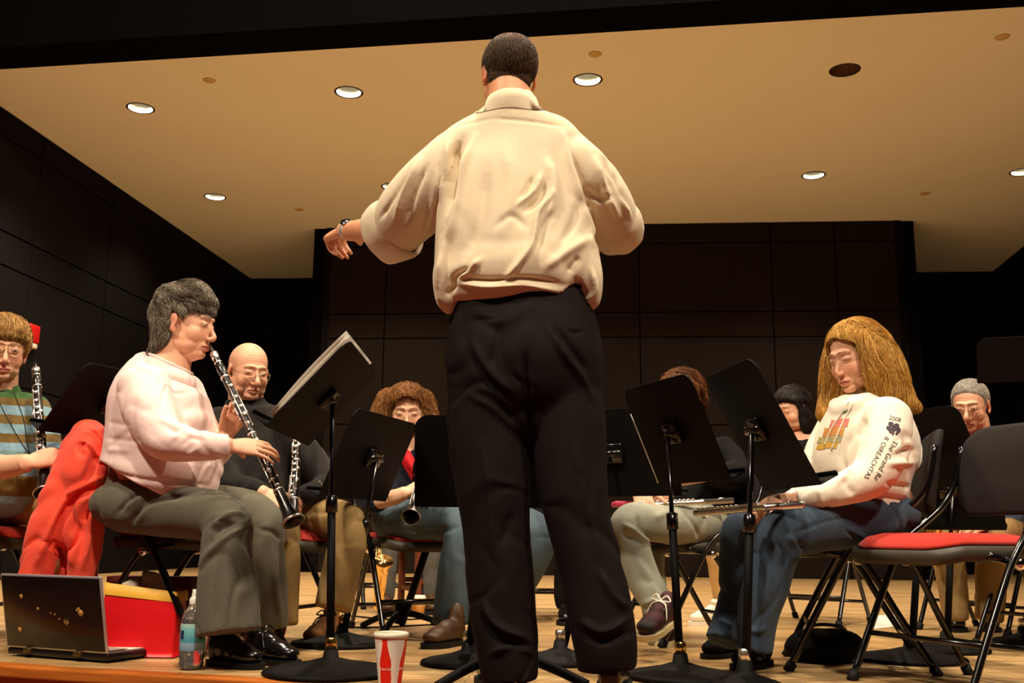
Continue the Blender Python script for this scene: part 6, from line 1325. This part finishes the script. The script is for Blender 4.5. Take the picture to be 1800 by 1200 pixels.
for pts in ([(1493, 706), (1478, 730), (1462, 755), (1450, 785)], [(1500, 708), (1486, 735), (1474, 762), (1462, 792)]):
    P3 = [stick(HB, x, y, .003) for x, y in pts]; P3 = [tuple(p) for p in P3 if p is not None]
    if len(P3) > 2: mesh_obj('drawstring', *tube(P3, .0026, n=8, k=5), M['white'], hood)
a = Acc(); a.add(*ell(W(1552, 905, 3.38), (.105, .18, .08)))
a.add(*L([(1550, 912, 3.26, 42, 1.1), (1480, 918, 3.18, 45), (1410, 928, 3.10, 46), (1372, 945, 3.06, 44), (1356, 985, 3.05, 41), (1346, 1030, 3.05, 39), (1332, 1080, 3.06, 36), (1322, 1140, 3.07, 36)], 32, 6, flat=True)); a.add(*L([(1540, 905, 3.5, 40), (1420, 912, 3.42, 42), (1325, 925, 3.34, 38), (1300, 945, 3.32, 35), (1296, 1000, 3.32, 31), (1290, 1060, 3.3, 29), (1272, 1130, 3.26, 34)], 28, 6, flat=True))
DF = [([(1380, 940), (1400, 960), (1395, 990)], 5, 0.0120), ([(1365, 950), (1380, 975), (1375, 1000)], 4, -0.0120), ([(1400, 950), (1415, 965)], 4, -0.0120), ([(1340, 960), (1350, 1020), (1335, 1080)], 7, 0.0075), ([(1500, 905), (1440, 920), (1400, 935)], 3, -0.0060), ([(1310, 1100), (1330, 1110), (1345, 1100)], 4, 0.0120), ([(1300, 940), (1310, 980)], 5, -0.0090), ([(1265, 1090), (1285, 1100)], 4, 0.0090)]
cloth('jeans', a, M['denim'], root, .0055, 4, DF, .0032, (8, 8, 5), seed=15, cr=.006, crs=(7, 7, 9))
s1 = shoe(root, Gz(1352, 1166), Gz(1352, 1166)+Vector((-.06, -.16, 0))+Vector((-.10, -.05, 0)), M['darkcloth'], s=.9, soleh=.016); s2 = shoe(root, Gz(1300, 1150), Gz(1300, 1150)+Vector((-.16, -.17, 0)), M['darkcloth'], s=.9, soleh=.016)
wht = mat('grey white print', lin(196, 190, 180), .6)
for so, org, an in ((s1, (1334, 1166), -.5), (s2, (1253, 1162), .25)):
    me_ = so.data; VV_ = get_co(me_)+np.array(rootloc(root)); bv_ = BVHTree.FromPolygons([tuple(v) for v in VV_], [tuple(p.vertices) for p in me_.polygons]); art_text('BE', 15, org, an, bv_, wht, so)
flute(W(1412, 886, 2.95), W(1222, 902, 3.28), 'shiny flute held on the lap of the blonde player', mat_=M['silver'])
# ------------------------------------------------------------------ the older man
root = empty('person', (W(1730, 1000, 4.6).x, 4.6, 0), 'older man with short grey hair and glasses in a blue sweater, red collar', 'person')
hd = Head(W(1706, 712, 4.55), (-.60, -.78, -.30), skin='fair', eyes=.35, old=1.0, brow=(150, 130, 110), nose=1.15, jaw=1.0, scale=.98)
fine = Acc(); hd.add(fine); fine.add(*L([(1712, 735, 4.57, 24), (1718, 775, 4.6, 25), (1722, 790, 4.6, 32)], 24, 5))
fine.add(*L([(1760, 905, 4.3, 17), (1738, 915, 4.2, 14)], 16, 4)); w_ = W(1736, 916, 4.2); hand(fine, w_, W(1706, 925, 4.16)-w_, Vector((0, -.7, .7)), False, ((35, 45, 30),)*4, s=1.0)
fine.add(*L([(1628, 900, 4.35, 17), (1634, 905, 4.28, 14)], 16, 4)); w_ = W(1634, 905, 4.27); hand(fine, w_, W(1665, 905, 4.2)-w_, Vector((.1, -.8, .5)), True, ((35, 45, 30),)*4, s=1.0)
core = Acc(); core.add(*L([(1722, 815, 4.6, 50, .8), (1730, 900, 4.55, 60, .8)], 20, 5)); body(root, hd, fine, core); hd.eyes(root); hd.glasses(root, 'wire', drop=.004)
short_hair(hd, root, .0045, [(168, 160, 148), (140, 128, 112), (196, 190, 178)], 2400, .014, .0006, lambda p: (p[0]*3, .5, -.8), rad=.0006, front=.078, side=.03, nape=-.06, burn=-.005)
a = Acc(); a.add(*L([(1722, 775, 4.6, 34, .9), (1726, 792, 4.6, 66, .7), (1732, 830, 4.58, 82, .66), (1734, 890, 4.55, 80, .8), (1734, 925, 4.52, 74, .9)], 36, 5))
a.add(*L([(1782, 805, 4.52, 28), (1800, 860, 4.42, 27), (1785, 900, 4.32, 24), (1750, 910, 4.24, 19)], 24, 5)); a.add(*L([(1672, 805, 4.52, 28), (1640, 850, 4.45, 26), (1626, 890, 4.38, 22), (1632, 902, 4.3, 18)], 24, 5))
sw = cloth('sweater', a, M['bluesweater'], root, .009, 3, [([(1740, 830), (1760, 880)], 7, .006), ([(1770, 800), (1780, 850)], 6, -.006)], .004, seed=16)
pts = [tuple(W(1718, 768, 4.57)+Vector((.078*math.cos(t)+.006, .07*math.sin(t), .008*math.sin(t)+.012*math.cos(t)))) for t in np.linspace(0, 2*math.pi, 25)]; mesh_obj('shirt_collar', *tube(pts, .017, n=10, cap=False, flat=.6), M['redcloth'], sw)
a = Acc(); a.add(*ell(W(1735, 925, 4.55), (.17, .13, .09))); a.add(*L([(1690, 925, 4.5, 34), (1668, 930, 4.3, 34), (1662, 950, 4.22, 30), (1672, 1010, 4.2, 26), (1680, 1090, 4.2, 23)], 24, 6, flat=True)); a.add(*L([(1775, 925, 4.5, 34), (1765, 930, 4.3, 34), (1748, 952, 4.22, 30), (1742, 1020, 4.22, 26), (1738, 1090, 4.24, 24)], 24, 6, flat=True))
cloth('trousers', a, M['olive'], root, .010, 3, (), .004, seed=17)
for x in (1738, 1680): shoe(root, Gz(x, 1104), Gz(x, 1104)+Vector((-.10, -.25, 0)), M['shoe'], soleh=.018)
sax(W(1702, 880, 4.22), W(1648, 985, 4.12), W(1640, 900, 4.05), 'brass saxophone in the lap of the older man in the blue sweater', .85)
# ------------------------------------------------------------------ the player at the far left
DOFF[0] = .16
root = empty('person', (W(0, 1000, 3.8).x, 3.8, 0), 'person at far left with short light brown hair, glasses and striped blue brown sweater', 'person')
hd = Head(W(6, 615, 3.78), (.52, -.83, -.12), skin='fair', scale=1.06, eyes=.45, old=.5, brow=(130, 96, 60), lips=(190, 90, 78))
fine = Acc(); hd.add(fine); fine.add(*L([(2, 650, 3.82, 28), (0, 690, 3.84, 30), (0, 705, 3.84, 40)], 20, 5))
fine.add(*L([(-30, 818, 3.5, 24), (10, 820, 3.45, 21), (46, 814, 3.42, 17, .85)], 20, 5)); w_ = W(50, 813, 3.42); hand(fine, w_, W(100, 800, 3.46)-w_, Vector((.05, -.9, .45)), True, ((58, 60, 30), (54, 58, 30), (50, 56, 30), (48, 54, 25)), (35, 10, 10), s=1.0, spread=1.6)
core = Acc(); core.add(*L([(0, 735, 3.84, 55, .8), (0, 850, 3.8, 65, .8)], 20, 5)); body(root, hd, fine, core); hd.eyes(root); hd.glasses(root, 'gold', r_=.024)
short_hair(hd, root, lambda P: .016+.008*sstep(.03, .08, P[:, 2]), [(178, 132, 72), (150, 104, 54), (204, 160, 96), (120, 82, 42)], 2800, .04, .003, lambda p: (p[0]*3, .8 if p[1] > .02 else -.2, -1.0), rad=.0009, lift=.002, front=.036, side=.02, nape=-.09, burn=-.02)
a = Acc(); a.add(*L([(0, 690, 3.84, 34, .9), (0, 705, 3.84, 66, .7), (2, 745, 3.82, 84, .62), (2, 800, 3.8, 86, .7), (0, 850, 3.76, 84, .85)], 40, 5)); a.add(*L([(62, 715, 3.82, 24), (80, 760, 3.78, 24), (92, 800, 3.66, 22), (90, 808, 3.56, 18)], 24, 5)); a.add(*L([(-60, 715, 3.78, 28), (-90, 780, 3.66, 28), (-50, 815, 3.54, 24), (-32, 818, 3.5, 22)], 24, 5))
STR = [(690, (60, 92, 50)), (700, (104, 84, 46)), (718, (118, 146, 158)), (735, (108, 86, 46)), (752, (122, 152, 164)), (770, (102, 78, 40)), (786, (114, 142, 156)), (800, (98, 120, 120)), (812, (120, 96, 52)), (830, (120, 146, 158)), (845, (120, 94, 48)), (900, (140, 170, 186))]
zs_ = [W(20, y, 3.7).z for y, _ in STR]
def scol(V):
    z = V[:, 2]+.002*noise(V, 12, 3); C = np.zeros((len(V), 3))
    for i, (y, c) in enumerate(STR): C[z < (zs_[i-1]+zs_[i])/2 if i else z < 99] = lin(*c)
    return C
cloth('sweater', a, M['stripe'], root, .0045, 3, [([(30, 760), (60, 770)], 5, -.005)], .004, cols=scol, seed=18)
a = Acc().add(*tube([W(-8, 690, 3.66), W(10, 730, 3.60), W(42, 785, 3.56), W(66, 812, 3.5)], .0022, n=6, k=5)); a.add(*tube([W(24, 688, 3.66), W(42, 740, 3.6), W(50, 790, 3.56), W(66, 812, 3.5)], .0022, n=6, k=5)); a.obj('neck_strap', M['rubber'], root)
a = Acc(); a.add(*ell(W(-30, 880, 3.98), (.15, .2, .10))); a.add(*L([(-40, 885, 3.95, 44), (40, 880, 3.88, 44), (95, 888, 3.82, 42), (112, 925, 3.80, 38), (112, 1000, 3.82, 34), (108, 1080, 3.84, 32)], 28, 6)); a.add(*L([(-40, 890, 4.2, 40), (70, 890, 4.15, 38), (110, 920, 4.1, 34), (108, 1070, 4.1, 30)], 24, 6))
cloth('trousers', a, M['khaki'], root, .009, 3, [([(0, 862), (30, 855)], 4, -.006), ([(30, 865), (60, 858)], 4, -.006), ([(70, 870), (55, 900)], 5, .007), ([(80, 885), (62, 915)], 4, -.007)], .004, (8, 8, 5), seed=19)
shoe(root, Vector((*at(106, 3.86), 0)), Vector((*at(106, 3.86), 0))+Vector((.24, -.12, 0)), M['shoebrown']); shoe(root, Vector((*at(106, 4.12), 0)), Vector((*at(106, 4.12), 0))+Vector((.24, -.12, 0)), M['shoebrown'])
woodwind(W(62, 636, 3.70), W(80, 866, 3.42), 'black clarinet held upright by the player in the striped sweater', keyside=(.1, -1, 0), fat=1.1)
DOFF[0] = 0
# ------------------------------------------------------------------ players mostly hidden in the rear
def rear_player(x, d, yaw, label, top, leg, shoe_m, hairc, head=True, skin='fair', long=False, sole=None, legd=.42, shin_dx=(0, 0)):
    b = Vector((*at(x, d), 0)); root = empty('person', b, label, 'person'); fy = Vector((math.cos(math.radians(yaw)), math.sin(math.radians(yaw)), 0)); sx = Vector((-fy.y, fy.x, 0))
    P = lambda s, f, z: b+sx*s+fy*f+Vector((0, 0, z)); row = lambda p, r1, r2=None: (p.x, p.y, p.z, r1, r2 or r1)
    hd = Head(P(0, .06, 1.06), fy+Vector((0, 0, -.25)), skin=skin, eyes=.35); fine = Acc(); hd.add(fine); fine.add(*loftm([row(P(0, .02, 1.0), .05), row(P(0, 0, .93), .052), row(P(0, 0, .9), .07)], 20, 4))
    for s in (-1, 1):
        fine.add(*loftm([row(P(.20*s, .10, .58), .038), row(P(.13*s, .27, .52), .028)], 16, 4)); hand(fine, P(.13*s, .27, .52), P(.06*s, .35, .50)-P(.13*s, .27, .52), Vector((0, 0, 1)), s < 0, ((35, 45, 30),)*4)
    core = Acc(); core.add(*loftm([row(P(0, 0, .9), .12, .09), row(P(0, 0, .6), .13, .10)], 20, 4)); body(root, hd, fine, core, skin, hv=.004)
    short_hair(hd, root, lambda P_: .014+.025*sstep(.02, -.08, P_[:, 2])*(1 if long else 0), hairc, 1600, .06 if long else .02, .003, front=.05, side=.02, nape=-.13 if long else -.08, burn=-.05 if long else -.01, rad=.001, extra=[(hd.w(v_), f_) for v_, f_ in [ell((q*.066, -.012, -.06), (.028, .045, .085)) for q in (-1, 1)]+[ell((0, -.05, -.07), (.07, .05, .10))]] if long else None)
    a = Acc(); a.add(*loftm([row(P(0, 0, .92), .07), row(P(0, 0, .88), .17, .10), row(P(0, 0, .75), .20, .12), row(P(0, 0, .55), .18, .14), row(P(0, .02, .46), .17, .14)], 28, 5))
    for s in (-1, 1): a.add(*loftm([row(P(.19*s, 0, .85), .058), row(P(.25*s, .02, .68), .055), row(P(.21*s, .12, .57), .046), row(P(.14*s, .25, .525), .036)], 20, 5))
    cloth('top', a, top, root, .011, 3, (), .004)
    a = Acc(); a.add(*ell(P(0, .0, .50), (.17, .15, .085)))
    for s in (-1, 1): a.add(*loftm([row(P(.09*s, .05, .50), .085), row(P(.11*s, .28, .50), .075), row(P(.12*s, legd, .48), .068), row(P(.12*s, legd+.03, .38), .062), row(P(.12*s, legd+.0, .2), .058), row(P(.12*s, legd-.02, .09), .055)], 20, 5))
    cloth('trousers', a, leg, root, .011, 3, (), .004)
    for s in (-1, 1): q = P(.12*s, legd-.06, 0); q.z = 0; shoe(root, q, q+fy*.28, shoe_m, sole=sole, soleh=.02, laces=M['white'] if sole else None)
    return root
rear_player(1392+26, 5.25, 212, 'dark haired player half hidden behind the blonde girl, tan trousers', M['darkcloth'], M['khaki'], M['white'], [(30, 22, 18), (44, 32, 24)], long=True, sole=M['white'], legd=.46)
rear_player(703, 6.1, -78, 'back row player behind the curly haired woman, grey trousers', M['greycloth'], M['greycloth'], M['shoebrown'], [(40, 30, 22)])
rear_player(952, 5.55, -92, 'back row player hidden behind the conductor, black clothes', M['darkcloth'], M['darkcloth'], M['shoe'], [(40, 30, 22)])
sax(W(668, 930, 5.4), W(664, 1062, 5.3), W(674, 985, 5.15), 'brass saxophone standing among the back row chairs, left of the tripod stand', .8)
